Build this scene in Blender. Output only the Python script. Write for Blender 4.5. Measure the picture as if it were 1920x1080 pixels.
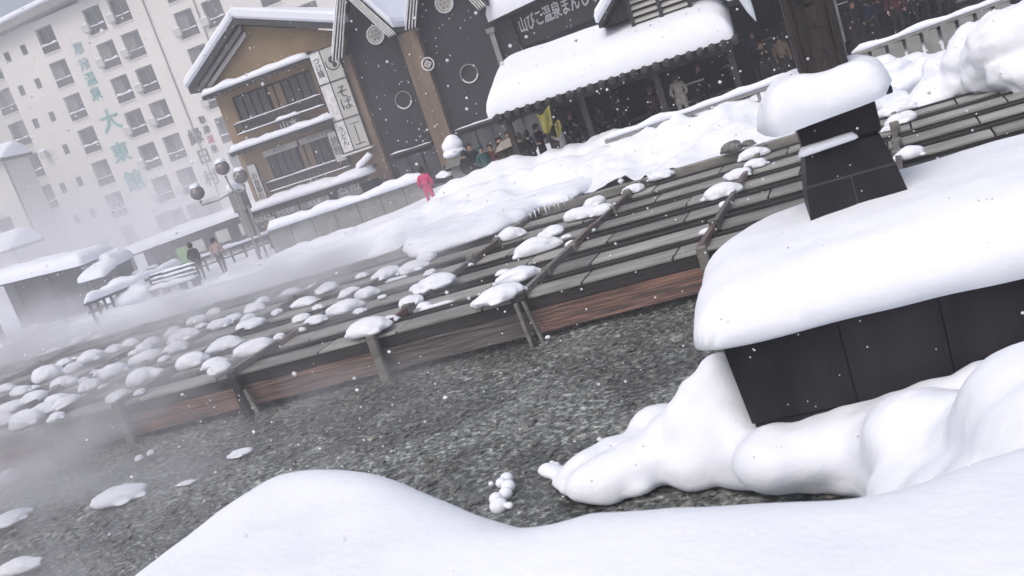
import bpy, bmesh, math, random
import numpy as np
from mathutils import Vector, Matrix
random.seed(7)
for o in list(bpy.data.objects): bpy.data.objects.remove(o)
scn = bpy.context.scene
C = scn.collection
# ------------------------------------------------------------------ camera
FPX = 1800.0; CZ = 4.2
yaw, pitch, roll = math.radians(17.3), math.radians(11.4), math.radians(18.6)
cF = Vector((-math.sin(yaw)*math.cos(pitch), math.cos(yaw)*math.cos(pitch), -math.sin(pitch)))
cR0 = Vector((math.cos(yaw), math.sin(yaw), 0)); cU0 = cR0.cross(cF)
cR = math.cos(roll)*cR0 - math.sin(roll)*cU0
cU = math.sin(roll)*cR0 + math.cos(roll)*cU0
cam = bpy.data.cameras.new('camera'); camo = bpy.data.objects.new('camera', cam); C.objects.link(camo)
cam.sensor_width = 36; cam.lens = 36*FPX/1920; cam.clip_start = .05; cam.clip_end = 1500
m = Matrix((cR, cU, -cF)).transposed().to_4x4(); m.translation = (0, 0, CZ); camo.matrix_world = m
cam.dof.use_dof = True; cam.dof.focus_distance = 17; cam.dof.aperture_fstop = 4.0
scn.camera = camo
# ------------------------------------------------------------------ world, sun, exposure
SUN_EL, SUN_AZ = math.radians(55), math.radians(200)
w = bpy.data.worlds.new('World'); scn.world = w; w.use_nodes = True
nt = w.node_tree; nt.nodes.clear()
sky = nt.nodes.new('ShaderNodeTexSky'); sky.sky_type = 'NISHITA'; sky.sun_disc = False
sky.sun_elevation = SUN_EL; sky.sun_rotation = SUN_AZ; sky.air_density = 1.0; sky.dust_density = 6.0; sky.ozone_density = 1.5
hs = nt.nodes.new('ShaderNodeHueSaturation'); hs.inputs['Saturation'].default_value = .75
bg = nt.nodes.new('ShaderNodeBackground'); bg.inputs[1].default_value = .145
ow = nt.nodes.new('ShaderNodeOutputWorld')
nt.links.new(sky.outputs[0], hs.inputs['Color']); nt.links.new(hs.outputs[0], bg.inputs[0]); nt.links.new(bg.outputs[0], ow.inputs[0])
sl = bpy.data.lights.new('sun', 'SUN'); so = bpy.data.objects.new('sun', sl); C.objects.link(so)
sl.energy = .6; sl.angle = math.radians(25); sl.color = (1, .97, .93)
# sun_rotation is clockwise from +Y seen from above
sd = Vector((math.sin(SUN_AZ)*math.cos(SUN_EL), math.cos(SUN_AZ)*math.cos(SUN_EL), math.sin(SUN_EL)))
so.rotation_euler = sd.to_track_quat('Z', 'Y').to_euler()
scn.view_settings.view_transform = 'Standard'; scn.view_settings.look = 'None'
scn.view_settings.gamma = 1; scn.view_settings.use_curve_mapping = False
scn.view_settings.exposure = 0.08
scn.cycles.volume_bounces = 3; scn.cycles.volume_max_steps = 96
# ------------------------------------------------------------------ pixel helpers (photo pixels 1920x1080 -> points on real planes)
def ray(px, py): return cF*FPX + cR*(px-960) + cU*(540-py)
def PZ(px, py, z):
    d = ray(px, py); t = (z-CZ)/d.z; return Vector((d.x*t, d.y*t, z))
def PY(px, py, y):
    d = ray(px, py); t = y/d.y; return Vector((d.x*t, y, CZ+d.z*t))
def PV(px, py, p0, dr):
    n = Vector((-dr.y, dr.x, 0)); d = ray(px, py); o = Vector((0, 0, CZ)); t = (Vector(p0)-o).dot(n)/d.dot(n); return o+d*t
# ------------------------------------------------------------------ numpy noise
_rng = np.random.RandomState(3); _lat = _rng.rand(256, 256)
def vnoise(x, y):
    xi = np.floor(x).astype(int); yi = np.floor(y).astype(int); fx = x-xi; fy = y-yi
    fx = fx*fx*fx*(fx*(fx*6-15)+10); fy = fy*fy*fy*(fy*(fy*6-15)+10)
    a = _lat[xi % 256, yi % 256]; b = _lat[(xi+1) % 256, yi % 256]; c = _lat[xi % 256, (yi+1) % 256]; d = _lat[(xi+1) % 256, (yi+1) % 256]
    return (a*(1-fx)+b*fx)*(1-fy)+(c*(1-fx)+d*fx)*fy - .5
def fbm(x, y, o=4):
    s = 0; a = 1.
    for i in range(o): s = s+a*vnoise(x*2**i+17*i, y*2**i+31*i); a *= .5
    return s
def sstep(t): t = np.clip(t, 0, 1); return t*t*(3-2*t)
# ------------------------------------------------------------------ materials
MT = {}
def mat(name, col, rough=.8, metal=0, nscale=6, nvar=.25, bump=.0, bscale=20, col2=None, stretch=(1, 1, 1), spec=.5, detail=5, obj=True, trans=0, emit=0):
    m = bpy.data.materials.new(name); m.use_nodes = True; t = m.node_tree; n = t.nodes; L = t.links
    b = n['Principled BSDF']; b.inputs['Roughness'].default_value = rough; b.inputs['Metallic'].default_value = metal
    b.inputs['Specular IOR Level'].default_value = spec
    tc = n.new('ShaderNodeTexCoord'); mp = n.new('ShaderNodeMapping'); mp.inputs['Scale'].default_value = stretch
    L.new(tc.outputs['Object' if obj else 'Generated'], mp.inputs[0])
    nz = n.new('ShaderNodeTexNoise'); nz.inputs['Scale'].default_value = nscale; nz.inputs['Detail'].default_value = detail
    L.new(mp.outputs[0], nz.inputs['Vector'])
    cr = n.new('ShaderNodeValToRGB'); c2 = col2 or tuple(c*(1-nvar) for c in col)
    cr.color_ramp.elements[0].position = .34; cr.color_ramp.elements[1].position = .66
    cr.color_ramp.elements[0].color = (*c2, 1); cr.color_ramp.elements[1].color = (*col, 1)
    L.new(nz.outputs['Fac'], cr.inputs[0]); L.new(cr.outputs[0], b.inputs['Base Color'])
    if bump:
        n2 = n.new('ShaderNodeTexNoise'); n2.inputs['Scale'].default_value = bscale; n2.inputs['Detail'].default_value = 6
        L.new(mp.outputs[0], n2.inputs['Vector'])
        bp = n.new('ShaderNodeBump'); bp.inputs['Strength'].default_value = bump; bp.inputs['Distance'].default_value = .02
        L.new(n2.outputs['Fac'], bp.inputs['Height']); L.new(bp.outputs[0], b.inputs['Normal'])
    if trans: b.inputs['Transmission Weight'].default_value = trans
    MT[name] = m; return m
def vary(m, amt=.4, hue=0):
    t = m.node_tree; n = t.nodes; b = n['Principled BSDF']; src = b.inputs['Base Color'].links[0].from_socket
    oi = n.new('ShaderNodeObjectInfo'); mr = n.new('ShaderNodeMapRange'); mr.inputs[3].default_value = 1-amt; mr.inputs[4].default_value = 1+amt*.6; t.links.new(oi.outputs['Random'], mr.inputs[0])
    h = n.new('ShaderNodeHueSaturation'); t.links.new(src, h.inputs['Color']); t.links.new(mr.outputs[0], h.inputs['Value'])
    if hue: mh = n.new('ShaderNodeMath'); mh.operation = 'MULTIPLY_ADD'; mh.inputs[1].default_value = .75; mh.inputs[2].default_value = .3; t.links.new(oi.outputs['Random'], mh.inputs[0]); t.links.new(mh.outputs[0], h.inputs['Saturation'])
    t.links.new(h.outputs[0], b.inputs['Base Color'])
SNOW = mat('snow', (.81, .84, .92), rough=.75, nscale=3, nvar=.03, bump=.3, bscale=16, spec=.25)
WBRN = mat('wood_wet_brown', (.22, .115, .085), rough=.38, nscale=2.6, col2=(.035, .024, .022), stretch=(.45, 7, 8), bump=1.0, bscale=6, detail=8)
WGRY = mat('wood_weathered', (.21, .205, .185), rough=.55, nscale=2.5, col2=(.11, .107, .10), stretch=(.6, 6, 4), bump=.4, bscale=8, detail=8)
BRD = mat('wood_lid_board', (.36, .36, .34), rough=.42, nscale=1.6, col2=(.19, .19, .18), stretch=(.6, 3, 3), bump=.3, bscale=10, detail=8)
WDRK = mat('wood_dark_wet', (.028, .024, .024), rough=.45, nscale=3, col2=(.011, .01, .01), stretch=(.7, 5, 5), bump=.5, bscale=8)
CHW = mat('channel_water', (.05, .052, .052), rough=.2, nscale=3, col2=(.02, .021, .021), stretch=(.7, 2, 1), bump=.5, bscale=6, spec=.8)
STON = mat('black_granite', (.018, .0165, .020), rough=.5, nscale=3, col2=(.006, .0055, .008), stretch=(1, 1, .35), bump=.4, bscale=30, spec=.25)
STJ = mat('granite_joint', (.05, .05, .05), rough=.8)
POST = mat('charred_post_wood', (.036, .026, .025), rough=.6, nscale=2.4, col2=(.010, .008, .010), stretch=(7, 7, .5), bump=.9, bscale=4, detail=8)
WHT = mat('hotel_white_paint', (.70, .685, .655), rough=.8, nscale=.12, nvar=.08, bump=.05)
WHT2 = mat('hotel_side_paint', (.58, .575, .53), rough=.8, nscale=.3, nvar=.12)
GLS = mat('window_glass', (.10, .105, .11), rough=.2, nscale=.7, col2=(.035, .04, .045), spec=.7)
CURT = mat('pale_curtain', (.24, .24, .235), rough=.9, nscale=.8, col2=(.12, .12, .12), stretch=(5, 1, .4))
DGRY = mat('dark_grey_metal', (.05, .05, .052), rough=.5, nscale=3)
MGRY = mat('mid_grey_paint', (.27, .27, .27), rough=.6, nscale=2)
LGRY = mat('pale_grey_board', (.5, .5, .48), rough=.7, nscale=1.5, nvar=.15)
OCH = mat('ochre_plaster', (.30, .215, .125), rough=.85, nscale=.9, nvar=.2, bump=.1)
OCH2 = mat('brown_ochre_panel', (.20, .145, .105), rough=.8, nscale=1.1, nvar=.3, stretch=(4, 4, .6))
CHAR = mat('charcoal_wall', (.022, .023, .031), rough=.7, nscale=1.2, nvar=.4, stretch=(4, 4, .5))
TEAL = mat('teal_sign_paint', (.14, .42, .40), rough=.6, nscale=1, nvar=.25)
PTEAL = mat('faded_teal_paint', (.36, .50, .50), rough=.7, nscale=1, nvar=.2)
BLK = mat('black_paint', (.035, .035, .038), rough=.6)
REDP = mat('faded_red_paint', (.55, .12, .17), rough=.6)
WPT = mat('white_sign_paint', (.74, .74, .75), rough=.6)
CONC = mat('grey_concrete', (.25, .25, .24), rough=.85, nscale=3, nvar=.25, bump=.3)
WSTN = mat('wall_stone', (.20, .20, .195), rough=.85, nscale=4, nvar=.4, bump=.6)
ROCK = mat('wet_rock', (.20, .20, .19), rough=.3, nscale=5, col2=(.06, .06, .058), bump=.8, bscale=12)
SKIN = mat('skin', (.50, .30, .22), rough=.6)
HAIR = mat('dark_hair', (.02, .017, .015), rough=.5)
YEL = mat('yellow_cloth', (.27, .25, .06), rough=.8, nscale=3, nvar=.35)
GRNB = mat('pale_green_board', (.33, .48, .30), rough=.6)
LAMPG = mat('smoky_lamp_glass', (.17, .155, .16), rough=.25, nscale=2, spec=.7)
ICE = mat('snow_crusted_ice', (.72, .78, .84), rough=.25, nscale=4, nvar=.1, bump=.3)
def cloth(name, c): return mat(name, c, rough=.9, nscale=5, nvar=.3, bump=.3, bscale=12)
COAT = {k: cloth('coat_'+k, v) for k, v in dict(black=(.015, .015, .02), charcoal=(.035, .035, .04), pink=(.60, .08, .20), pale_pink=(.40, .31, .30), teal=(.03, .11, .11), maroon=(.10, .03, .035), white=(.60, .57, .58), tan=(.24, .18, .13), navy=(.02, .03, .07), olive=(.07, .065, .04), cream=(.46, .42, .37)).items()}
TRSR = cloth('trousers_dark', (.025, .025, .03))
UMB = mat('umbrella_cloth', (.30, .28, .24), rough=.6, nscale=2)
vary(BRD, .35); vary(WBRN, .35, 1); vary(WGRY, .35)
# shallow spring water over pebbles
def water_mat():
    m = bpy.data.materials.new('shallow_spring_water'); m.use_nodes = True; t = m.node_tree; n = t.nodes; L = t.links
    b = n['Principled BSDF']; tc = n.new('ShaderNodeTexCoord')
    mp = n.new('ShaderNodeMapping'); mp.inputs['Scale'].default_value = (1, 1.25, 1); mp.inputs['Rotation'].default_value = (0, 0, .5)
    L.new(tc.outputs['Object'], mp.inputs[0])
    n1 = n.new('ShaderNodeTexNoise'); n1.inputs['Scale'].default_value = 9; n1.inputs['Detail'].default_value = 9; n1.inputs['Roughness'].default_value = .74; n1.inputs['Distortion'].default_value = .15
    n2 = n.new('ShaderNodeTexVoronoi'); n2.inputs['Scale'].default_value = 16
    n3 = n.new('ShaderNodeTexNoise'); n3.inputs['Scale'].default_value = .55; n3.inputs['Detail'].default_value = 6; n3.inputs['Distortion'].default_value = 1.2
    for q in (n1, n2): L.new(mp.outputs[0], q.inputs['Vector'])
    L.new(tc.outputs['Object'], n3.inputs['Vector'])
    cr = n.new('ShaderNodeValToRGB'); e = cr.color_ramp.elements
    e[0].position = .38; e[0].color = (.03, .031, .028, 1); e[1].position = .64; e[1].color = (.74, .78, .76, 1)
    x = cr.color_ramp.elements.new(.5); x.color = (.17, .185, .175, 1)
    L.new(n1.outputs['Fac'], cr.inputs[0])
    mx = n.new('ShaderNodeMix'); mx.data_type = 'RGBA'; mx.blend_type = 'MULTIPLY'; mx.inputs[0].default_value = .85
    c3 = n.new('ShaderNodeValToRGB'); c3.color_ramp.elements[0].color = (.22, .22, .21, 1); c3.color_ramp.elements[0].position = .38; c3.color_ramp.elements[1].position = .65
    L.new(n3.outputs['Fac'], c3.inputs[0]); L.new(cr.outputs[0], mx.inputs[6]); L.new(c3.outputs[0], mx.inputs[7])
    L.new(mx.outputs[2], b.inputs['Base Color'])
    b.inputs['Roughness'].default_value = .16; b.inputs['Specular IOR Level'].default_value = .9
    rr = n.new('ShaderNodeMapRange'); rr.inputs[1].default_value = .4; rr.inputs[2].default_value = .6; rr.inputs[3].default_value = .05; rr.inputs[4].default_value = .28; L.new(n3.outputs['Fac'], rr.inputs[0]); L.new(rr.outputs[0], b.inputs['Roughness'])
    ad = n.new('ShaderNodeMath'); ad.operation = 'MULTIPLY_ADD'; ad.inputs[1].default_value = .5
    L.new(n2.outputs['Distance'], ad.inputs[0]); L.new(n1.outputs['Fac'], ad.inputs[2])
    bp = n.new('ShaderNodeBump'); bp.inputs['Strength'].default_value = 1; bp.inputs['Distance'].default_value = .032
    L.new(ad.outputs[0], bp.inputs['Height']); L.new(bp.outputs[0], b.inputs['Normal'])
    return m
WATER = water_mat()
# ------------------------------------------------------------------ object helpers
def link(name, me, parent=None, loc=(0, 0, 0), rotz=0):
    o = bpy.data.objects.new(name, me); C.objects.link(o); o.location = loc; o.rotation_euler = (0, 0, rotz)
    if parent is not None: o.parent = parent
    return o
def tag(o, label=None, cat=None, group=None, kind=None):
    if label: o['label'] = label
    if cat: o['category'] = cat
    if group: o['group'] = group
    if kind: o['kind'] = kind
    return o
def thing(name, label, cat, loc=(0, 0, 0), rotz=0, group=None):
    return tag(link(name, None, None, loc, rotz), label, cat, group)
class MB:
    def __init__(s): s.v = []; s.f = []
    def add(s, vs, fs):
        b = len(s.v); s.v += [tuple(v) for v in vs]; s.f += [tuple(i+b for i in f) for f in fs]; return s
    def box(s, x0, x1, y0, y1, z0, z1):
        return s.add([(x0, y0, z0), (x1, y0, z0), (x1, y1, z0), (x0, y1, z0), (x0, y0, z1), (x1, y0, z1), (x1, y1, z1), (x0, y1, z1)],
                     [(3, 2, 1, 0), (4, 5, 6, 7), (0, 1, 5, 4), (1, 2, 6, 5), (2, 3, 7, 6), (3, 0, 4, 7)])
    def bar(s, a, b, wd, ht, up=(0, 0, 1), taper=1.0):
        a = Vector(a); b = Vector(b); d = (b-a).normalized(); u = Vector(up)
        sd_ = d.cross(u)
        if sd_.length < 1e-3: sd_ = d.cross(Vector((1, 0, 0)))
        sd_.normalize(); u2 = sd_.cross(d)
        vs = []
        for p, k in ((a, 1), (b, taper)):
            for i, j in ((-1, -1), (1, -1), (1, 1), (-1, 1)): vs.append(p+sd_*(i*wd/2*k)+u2*(j*ht/2*k))
        return s.add(vs, [(3, 2, 1, 0), (4, 5, 6, 7), (0, 1, 5, 4), (1, 2, 6, 5), (2, 3, 7, 6), (3, 0, 4, 7)])
    def tube(s, pts, rs, n=10):
        pts = [Vector(p) for p in pts]; rings = []
        for i, p in enumerate(pts):
            d = (pts[min(i+1, len(pts)-1)]-pts[max(i-1, 0)]).normalized()
            a = d.orthogonal().normalized() if i == 0 else (rings[-1][1]-d*rings[-1][1].dot(d)).normalized()
            rings.append((p, a, d))
        b = len(s.v)
        for (p, a, d), r in zip(rings, rs):
            c = d.cross(a)
            for k in range(n): s.v.append(tuple(p+(a*math.cos(2*math.pi*k/n)+c*math.sin(2*math.pi*k/n))*r))
        for i in range(len(pts)-1):
            for k in range(n): s.f.append((b+i*n+k, b+i*n+(k+1) % n, b+(i+1)*n+(k+1) % n, b+(i+1)*n+k))
        s.f.append(tuple(b+k for k in range(n))[::-1]); s.f.append(tuple(b+(len(pts)-1)*n+k for k in range(n))); return s
    def prism(s, pts, y0, y1):   # pts in (x,z), extruded along y
        n = len(pts); b = [(x, y0, z) for x, z in pts]+[(x, y1, z) for x, z in pts]
        return s.add(b, [tuple(range(n)), tuple(range(2*n-1, n-1, -1))]+[(i, i+n, (i+1) % n+n, (i+1) % n) for i in range(n)])
    def ring(s, cx, y, cz, r0, r1, dep, n=28, a0=0, a1=2*math.pi):
        full = abs(a1-a0-2*math.pi) < 1e-6; k = n if full else n+1; vs = []
        for i in range(k):
            a = a0+(a1-a0)*i/n
            for r, yy in ((r0, y), (r1, y), (r1, y+dep), (r0, y+dep)): vs.append((cx+r*math.cos(a), yy, cz+r*math.sin(a)))
        fs = []
        for i in range(n):
            j = (i+1) % k
            for q in range(4): fs.append((i*4+q, i*4+(q+1) % 4, j*4+(q+1) % 4, j*4+q))
        return s.add(vs, fs)
    def disc(s, cx, y, cz, r, dep, n=24): return s.prism([(cx+r*math.cos(2*math.pi*i/n), cz+r*math.sin(2*math.pi*i/n)) for i in range(n)], y, y+dep)
    def mesh(s, name, m=None, smooth=False, bevel=0):
        me = bpy.data.meshes.new(name); me.from_pydata(s.v, [], s.f); bm = bmesh.new(); bm.from_mesh(me)
        bmesh.ops.recalc_face_normals(bm, faces=bm.faces)
        if bevel: bmesh.ops.bevel(bm, geom=bm.edges[:]+bm.verts[:], offset=bevel, segments=1, affect='EDGES', clamp_overlap=True)
        bm.to_mesh(me); bm.free()
        if m: me.materials.append(m)
        if smooth: me.polygons.foreach_set('use_smooth', [True]*len(me.polygons))
        return me
    def obj(s, name, m, parent=None, loc=(0, 0, 0), rotz=0, smooth=False, bevel=0):
        return link(name, s.mesh(name, m, smooth, bevel), parent, loc, rotz)
def box(name, m, parent, x0, x1, y0, y1, z0, z1, bevel=0): return MB().box(min(x0, x1), max(x0, x1), min(y0, y1), max(y0, y1), min(z0, z1), max(z0, z1)).obj(name, m, parent, bevel=bevel)
def evalmesh(o):
    dg = bpy.context.evaluated_depsgraph_get(); dg.update(); me = bpy.data.meshes.new_from_object(o.evaluated_get(dg)); return me
def text(name, st, size, m, parent, loc, rotz=0, extr=.01, vert=False, line=1.0, align='CENTER', off=0.0, pitchx=math.pi/2):
    cu = bpy.data.curves.new(name, 'FONT'); cu.body = '\n'.join(st) if vert else st; cu.size = size; cu.extrude = extr
    cu.align_x = align; cu.align_y = 'CENTER'; cu.space_line = line; cu.offset = off; cu.resolution_u = 2
    o = bpy.data.objects.new(name, cu); C.objects.link(o); me = evalmesh(o); bpy.data.objects.remove(o)
    me.materials.clear(); me.materials.append(m); me.name = name
    o = bpy.data.objects.new(name, me); C.objects.link(o); o.location = loc; o.rotation_euler = (pitchx, 0, rotz)
    if parent is not None: o.parent = parent
    return o
def spline(pts, n=6):
    P = [np.array(p[:2], float) for p in pts]; out = []
    for i in range(len(P)):
        p0, p1, p2, p3 = P[i-1], P[i], P[(i+1) % len(P)], P[(i+2) % len(P)]
        for k in range(n):
            t = k/n; out.append(.5*((2*p1)+(-p0+p2)*t+(2*p0-5*p1+4*p2-p3)*t*t+(-p0+3*p1-3*p2+p3)*t**3))
    return np.array(out)
def snow_sheet(name, poly, ztop, zbase, R, H, res, amp=.04, nsc=1.5, parent=None, m=None, smooth=True, curve=True, jag=0.0, under=.0):
    poly = spline(poly) if curve else np.array([p[:2] for p in poly], float)
    if jag:
        c = poly; poly = c+np.stack([fbm(c[:, 0]*2.3, c[:, 1]*2.3), fbm(c[:, 0]*2.1+9, c[:, 1]*2.1+5)], 1)*jag
    x0, y0 = poly.min(0)-res*2; x1, y1 = poly.max(0)+res*2
    nx = int((x1-x0)/res)+2; ny = int((y1-y0)/res)+2
    gx, gy = np.meshgrid(x0+np.arange(nx)*res, y0+np.arange(ny)*res, indexing='ij'); X = gx.ravel().copy(); Yy = gy.ravel().copy()
    best = np.full(X.shape, 1e9); bx = X.copy(); by = Yy.copy(); ins = np.zeros(X.shape, bool)
    for i in range(len(poly)):
        a = poly[i]; b = poly[(i+1) % len(poly)]; ab = b-a; L2 = ab@ab+1e-12
        t = np.clip(((X-a[0])*ab[0]+(Yy-a[1])*ab[1])/L2, 0, 1); qx = a[0]+t*ab[0]; qy = a[1]+t*ab[1]
        d = (X-qx)**2+(Yy-qy)**2; u = d < best; best[u] = d[u]; bx[u] = qx[u]; by[u] = qy[u]
        if a[1] != b[1]:
            cr = ((a[1] > Yy) != (b[1] > Yy)) & (X < (b[0]-a[0])*(Yy-a[1])/(b[1]-a[1])+a[0]); ins ^= cr
    D = np.sqrt(best); D[~ins] *= -1
    snap = (D < res*.35) & (D > -res*1.45); X[snap] = bx[snap]; Yy[snap] = by[snap]; Dm = np.where(snap, 0, D)
    ok = (D > -res*1.45)
    r = np.clip(Dm, 0, R)/R; sh_ = np.sqrt(np.clip(1-(1-r)**2, 0, 1))
    Z = (ztop(X, Yy)-H*(1-sh_) if H is not None else .10+(ztop(X, Yy)-.10)*(1-(1-r)**2.3))+amp*fbm(X*nsc, Yy*nsc, 3)
    okg = ok.reshape(nx, ny); ing = (D > res*.05).reshape(nx, ny)
    idx = np.full(nx*ny, -1); idx[ok] = np.arange(ok.sum()); I = idx.reshape(nx, ny)
    c = okg[:-1, :-1] & okg[1:, :-1] & okg[1:, 1:] & okg[:-1, 1:]; c &= (ing[:-1, :-1] | ing[1:, :-1] | ing[1:, 1:] | ing[:-1, 1:])
    F = np.stack([I[:-1, :-1][c], I[1:, :-1][c], I[1:, 1:][c], I[:-1, 1:][c]], 1)
    V = np.stack([X, Yy, Z], 1)[ok]
    me = bpy.data.meshes.new(name); me.from_pydata(V.tolist(), [], F.tolist())
    bm = bmesh.new(); bm.from_mesh(me); bmesh.ops.delete(bm, geom=[v for v in bm.verts if not v.link_faces], context='VERTS')
    bmesh.ops.remove_doubles(bm, verts=bm.verts, dist=res*.12)
    iv = [v for v in bm.verts if not v.is_boundary]
    for it in range(5 if H is None else 2): bmesh.ops.smooth_vert(bm, verts=iv, factor=.5, use_axis_x=True, use_axis_y=True, use_axis_z=True)
    for it in range(4):
        nb = {}
        for e in bm.edges:
            if e.is_boundary:
                a, b = e.verts; nb.setdefault(a, []).append(b); nb.setdefault(b, []).append(a)
        new = {v: v.co*.5+(q[0].co+q[1].co)*.25 for v, q in nb.items() if len(q) == 2}
        for v, c_ in new.items(): v.co = c_
    be = [e for e in bm.edges if e.is_boundary]; cx, cy = poly.mean(0)
    g = bmesh.ops.extrude_edge_only(bm, edges=be); nv = [v for v in g['geom'] if isinstance(v, bmesh.types.BMVert)]
    for v in nv:
        zb = zbase(v.co.x, v.co.y) if callable(zbase) else zbase
        v.co.z = zb
        if under: dd = Vector((cx-v.co.x, cy-v.co.y)).normalized()*under; v.co.x += dd.x; v.co.y += dd.y
    bmesh.ops.recalc_face_normals(bm, faces=bm.faces); bm.to_mesh(me); bm.free()
    if smooth: me.polygons.foreach_set('use_smooth', [True]*len(me.polygons))
    me.materials.append(m or SNOW); return link(name, me, parent)
def snow_strip(name, p0, p1, wd, ht, parent=None, seed=0, n=None, lump=.35):
    """snow lying along a bar: uneven rounded ridge"""
    p0 = Vector(p0); p1 = Vector(p1); L = (p1-p0).length; n = n or max(6, int(L/.25)); mb = MB(); rs = random.Random(seed)
    d = (p1-p0).normalized(); s_ = d.cross(Vector((0, 0, 1))).normalized(); K = 8; ph = rs.random()*50
    for i in range(n+1):
        t = i/n; c = p0.lerp(p1, t); e = min(1, min(t, 1-t)*n/1.3+.35)
        h = ht*e*(1+lump*2*float(fbm(np.array([t*L*1.3+ph]), np.array([ph]), 3)[0])); w_ = wd*e*(1+.5*lump*float(fbm(np.array([t*L*1.7+ph+9]), np.array([ph]), 3)[0]))
        for k in range(K):
            a = math.pi*k/(K-1); mb.v.append(tuple(c+s_*math.cos(a)*w_/2+Vector((0, 0, 1))*math.sin(a)**.7*h))
    for i in range(n):
        for k in range(K-1): mb.f.append((i*K+k, i*K+k+1, (i+1)*K+k+1, (i+1)*K+k))
        mb.f.append((i*K, (i+1)*K, (i+1)*K+K-1, i*K+K-1))
    mb.f.append(tuple(range(K))); mb.f.append(tuple(n*K+k for k in range(K))[::-1])
    return mb.obj(name, SNOW, parent, smooth=True)
def blobs(name, bl, voxel, sm=4, m=None, parent=None, noise=0.0):
    """union of soft ellipsoids -> one smooth snow mass"""
    bm = bmesh.new()
    for (x, y, z, rx, ry, rz) in bl:
        g = bmesh.ops.create_icosphere(bm, subdivisions=3, radius=1)
        for v in g['verts']: v.co = Vector((x+v.co.x*rx, y+v.co.y*ry, z+v.co.z*rz))
    me = bpy.data.meshes.new(name); bm.to_mesh(me); bm.free(); o = bpy.data.objects.new(name, me); C.objects.link(o)
    r = o.modifiers.new('r', 'REMESH'); r.mode = 'VOXEL'; r.voxel_size = voxel
    s_ = o.modifiers.new('s', 'SMOOTH'); s_.factor = .7; s_.iterations = sm
    me2 = evalmesh(o); bpy.data.objects.remove(o); me2.materials.clear(); me2.materials.append(m or SNOW); me2.name = name
    if noise:
        n = len(me2.vertices); co = np.empty(n*3); me2.vertices.foreach_get('co', co); co = co.reshape(-1, 3)
        co[:, 2] += noise*fbm(co[:, 0]*2, co[:, 1]*2, 4); co[:, 0] += noise*fbm(co[:, 1]*2+7, co[:, 2]*2, 3); me2.vertices.foreach_set('co', co.ravel())
    me2.polygons.foreach_set('use_smooth', [True]*len(me2.polygons)); return link(name, me2, parent)
def lump_mesh(seed):
    rs = random.Random(seed); n = rs.randint(2, 4); L = [(0, 0, .30, .72, .74, .62)]
    for i in range(n): a = rs.uniform(0, 6.28); q = rs.uniform(.30, .55); L.append((q*math.cos(a), q*math.sin(a), rs.uniform(.16, .34), rs.uniform(.38, .55), rs.uniform(.36, .55), rs.uniform(.28, .50)))
    for i in range(3): a = rs.uniform(0, 6.28); L.append((.72*math.cos(a), .72*math.sin(a), .14, .2, .2, .16))
    o = blobs('snow_lump', L, .055, 3); me = o.data; bpy.data.objects.remove(o)
    for v in me.vertices:
        c = v.co; nz_ = float(fbm(np.array([c.x*2.2+seed*7]), np.array([c.y*2.2+c.z]), 3)[0]); c.x *= 1+.16*nz_; c.y *= 1+.16*nz_
        if c.z < .08: c.z = .08+(c.z-.08)*.35
        c.z = c.z*(1+.12*nz_)
    return me
LUMPS = [lump_mesh(i) for i in range(14)]
# ------------------------------------------------------------------ setting: bed, terrain
def street_z(x): return .55+.8*sstep((x+21)/14)
def ground_z(x, y):
    pool = sstep((x+15)/5)                       # 0 on the left (low steaming pool), 1 on the right (bank)
    st = street_z(x)
    lo = np.where(y < 31.7, .12+.25*sstep((31.7-y)/6), st)
    hi = .80+(st+.12-.80)*sstep((y-24.6)/3.6)
    hi = hi-.12*sstep((y-30)/2.5)+.30*np.exp(-((y-28.2)/1.3)**2)*(1+.9*fbm(x*.5, y*.3, 3))
    hi = hi+.40*np.exp(-((y-30.2)/.75)**2)*sstep((x+14.5)/2)*sstep((-3.2-x)/1.5)*(1+.5*fbm(x*1.1, y*.5, 3))
    base = lo*(1-pool)+hi*pool
    lum = (.55*fbm(x*.62, y*.8, 4)+.24*np.abs(fbm(x*1.5+4, y*1.9, 3))-.06)
    near = sstep((32-y)/3)*(.35+.65*pool)
    return base+lum*near*.9+.05*fbm(x*.8, y*.8)*(1-near)
def sheet(name, x0, x1, y0, y1, res, fz, m, kind='structure', wob=None):
    nx = int((x1-x0)/res)+1; ny = int((y1-y0)/res)+1; gx, gy = np.meshgrid(np.linspace(x0, x1, nx), np.linspace(y0, y1, ny), indexing='ij')
    if wob is not None: gy = gy+wob(gx, gy)
    Z = fz(gx, gy); V = np.stack([gx.ravel(), gy.ravel(), Z.ravel()], 1); I = np.arange(nx*ny).reshape(nx, ny)
    F = np.stack([I[:-1, :-1].ravel(), I[1:, :-1].ravel(), I[1:, 1:].ravel(), I[:-1, 1:].ravel()], 1)
    me = bpy.data.meshes.new(name); me.from_pydata(V.tolist(), [], F.tolist()); me.materials.append(m); me.polygons.foreach_set('use_smooth', [True]*len(F))
    o = link(name, me)
    if kind: o['kind'] = kind
    return o
def bed_z(x, y):
    r = fbm(x*1.6+y*.5, y*2.6, 5)
    return -.02+.05*r+.035*np.abs(fbm(x*4+y*2, y*6, 3))
sheet('spring_water', -34, 6, 2.0, 26.5, .09, bed_z, WATER)
sheet('ground', -200, 60, -7, 190, 10, lambda x, y: -.6+0*x, SNOW)
def front_wob(gx, gy): return (fbm(gx*.9, gx*0+3.3, 4)*.9+fbm(gx*4, gx*0+1.3, 3)*.18-.05)*sstep((27.5-gy)/2.8)
sheet('snow_bank', -60, 24, 24.75, 40, .13, ground_z, SNOW, wob=front_wob)
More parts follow.
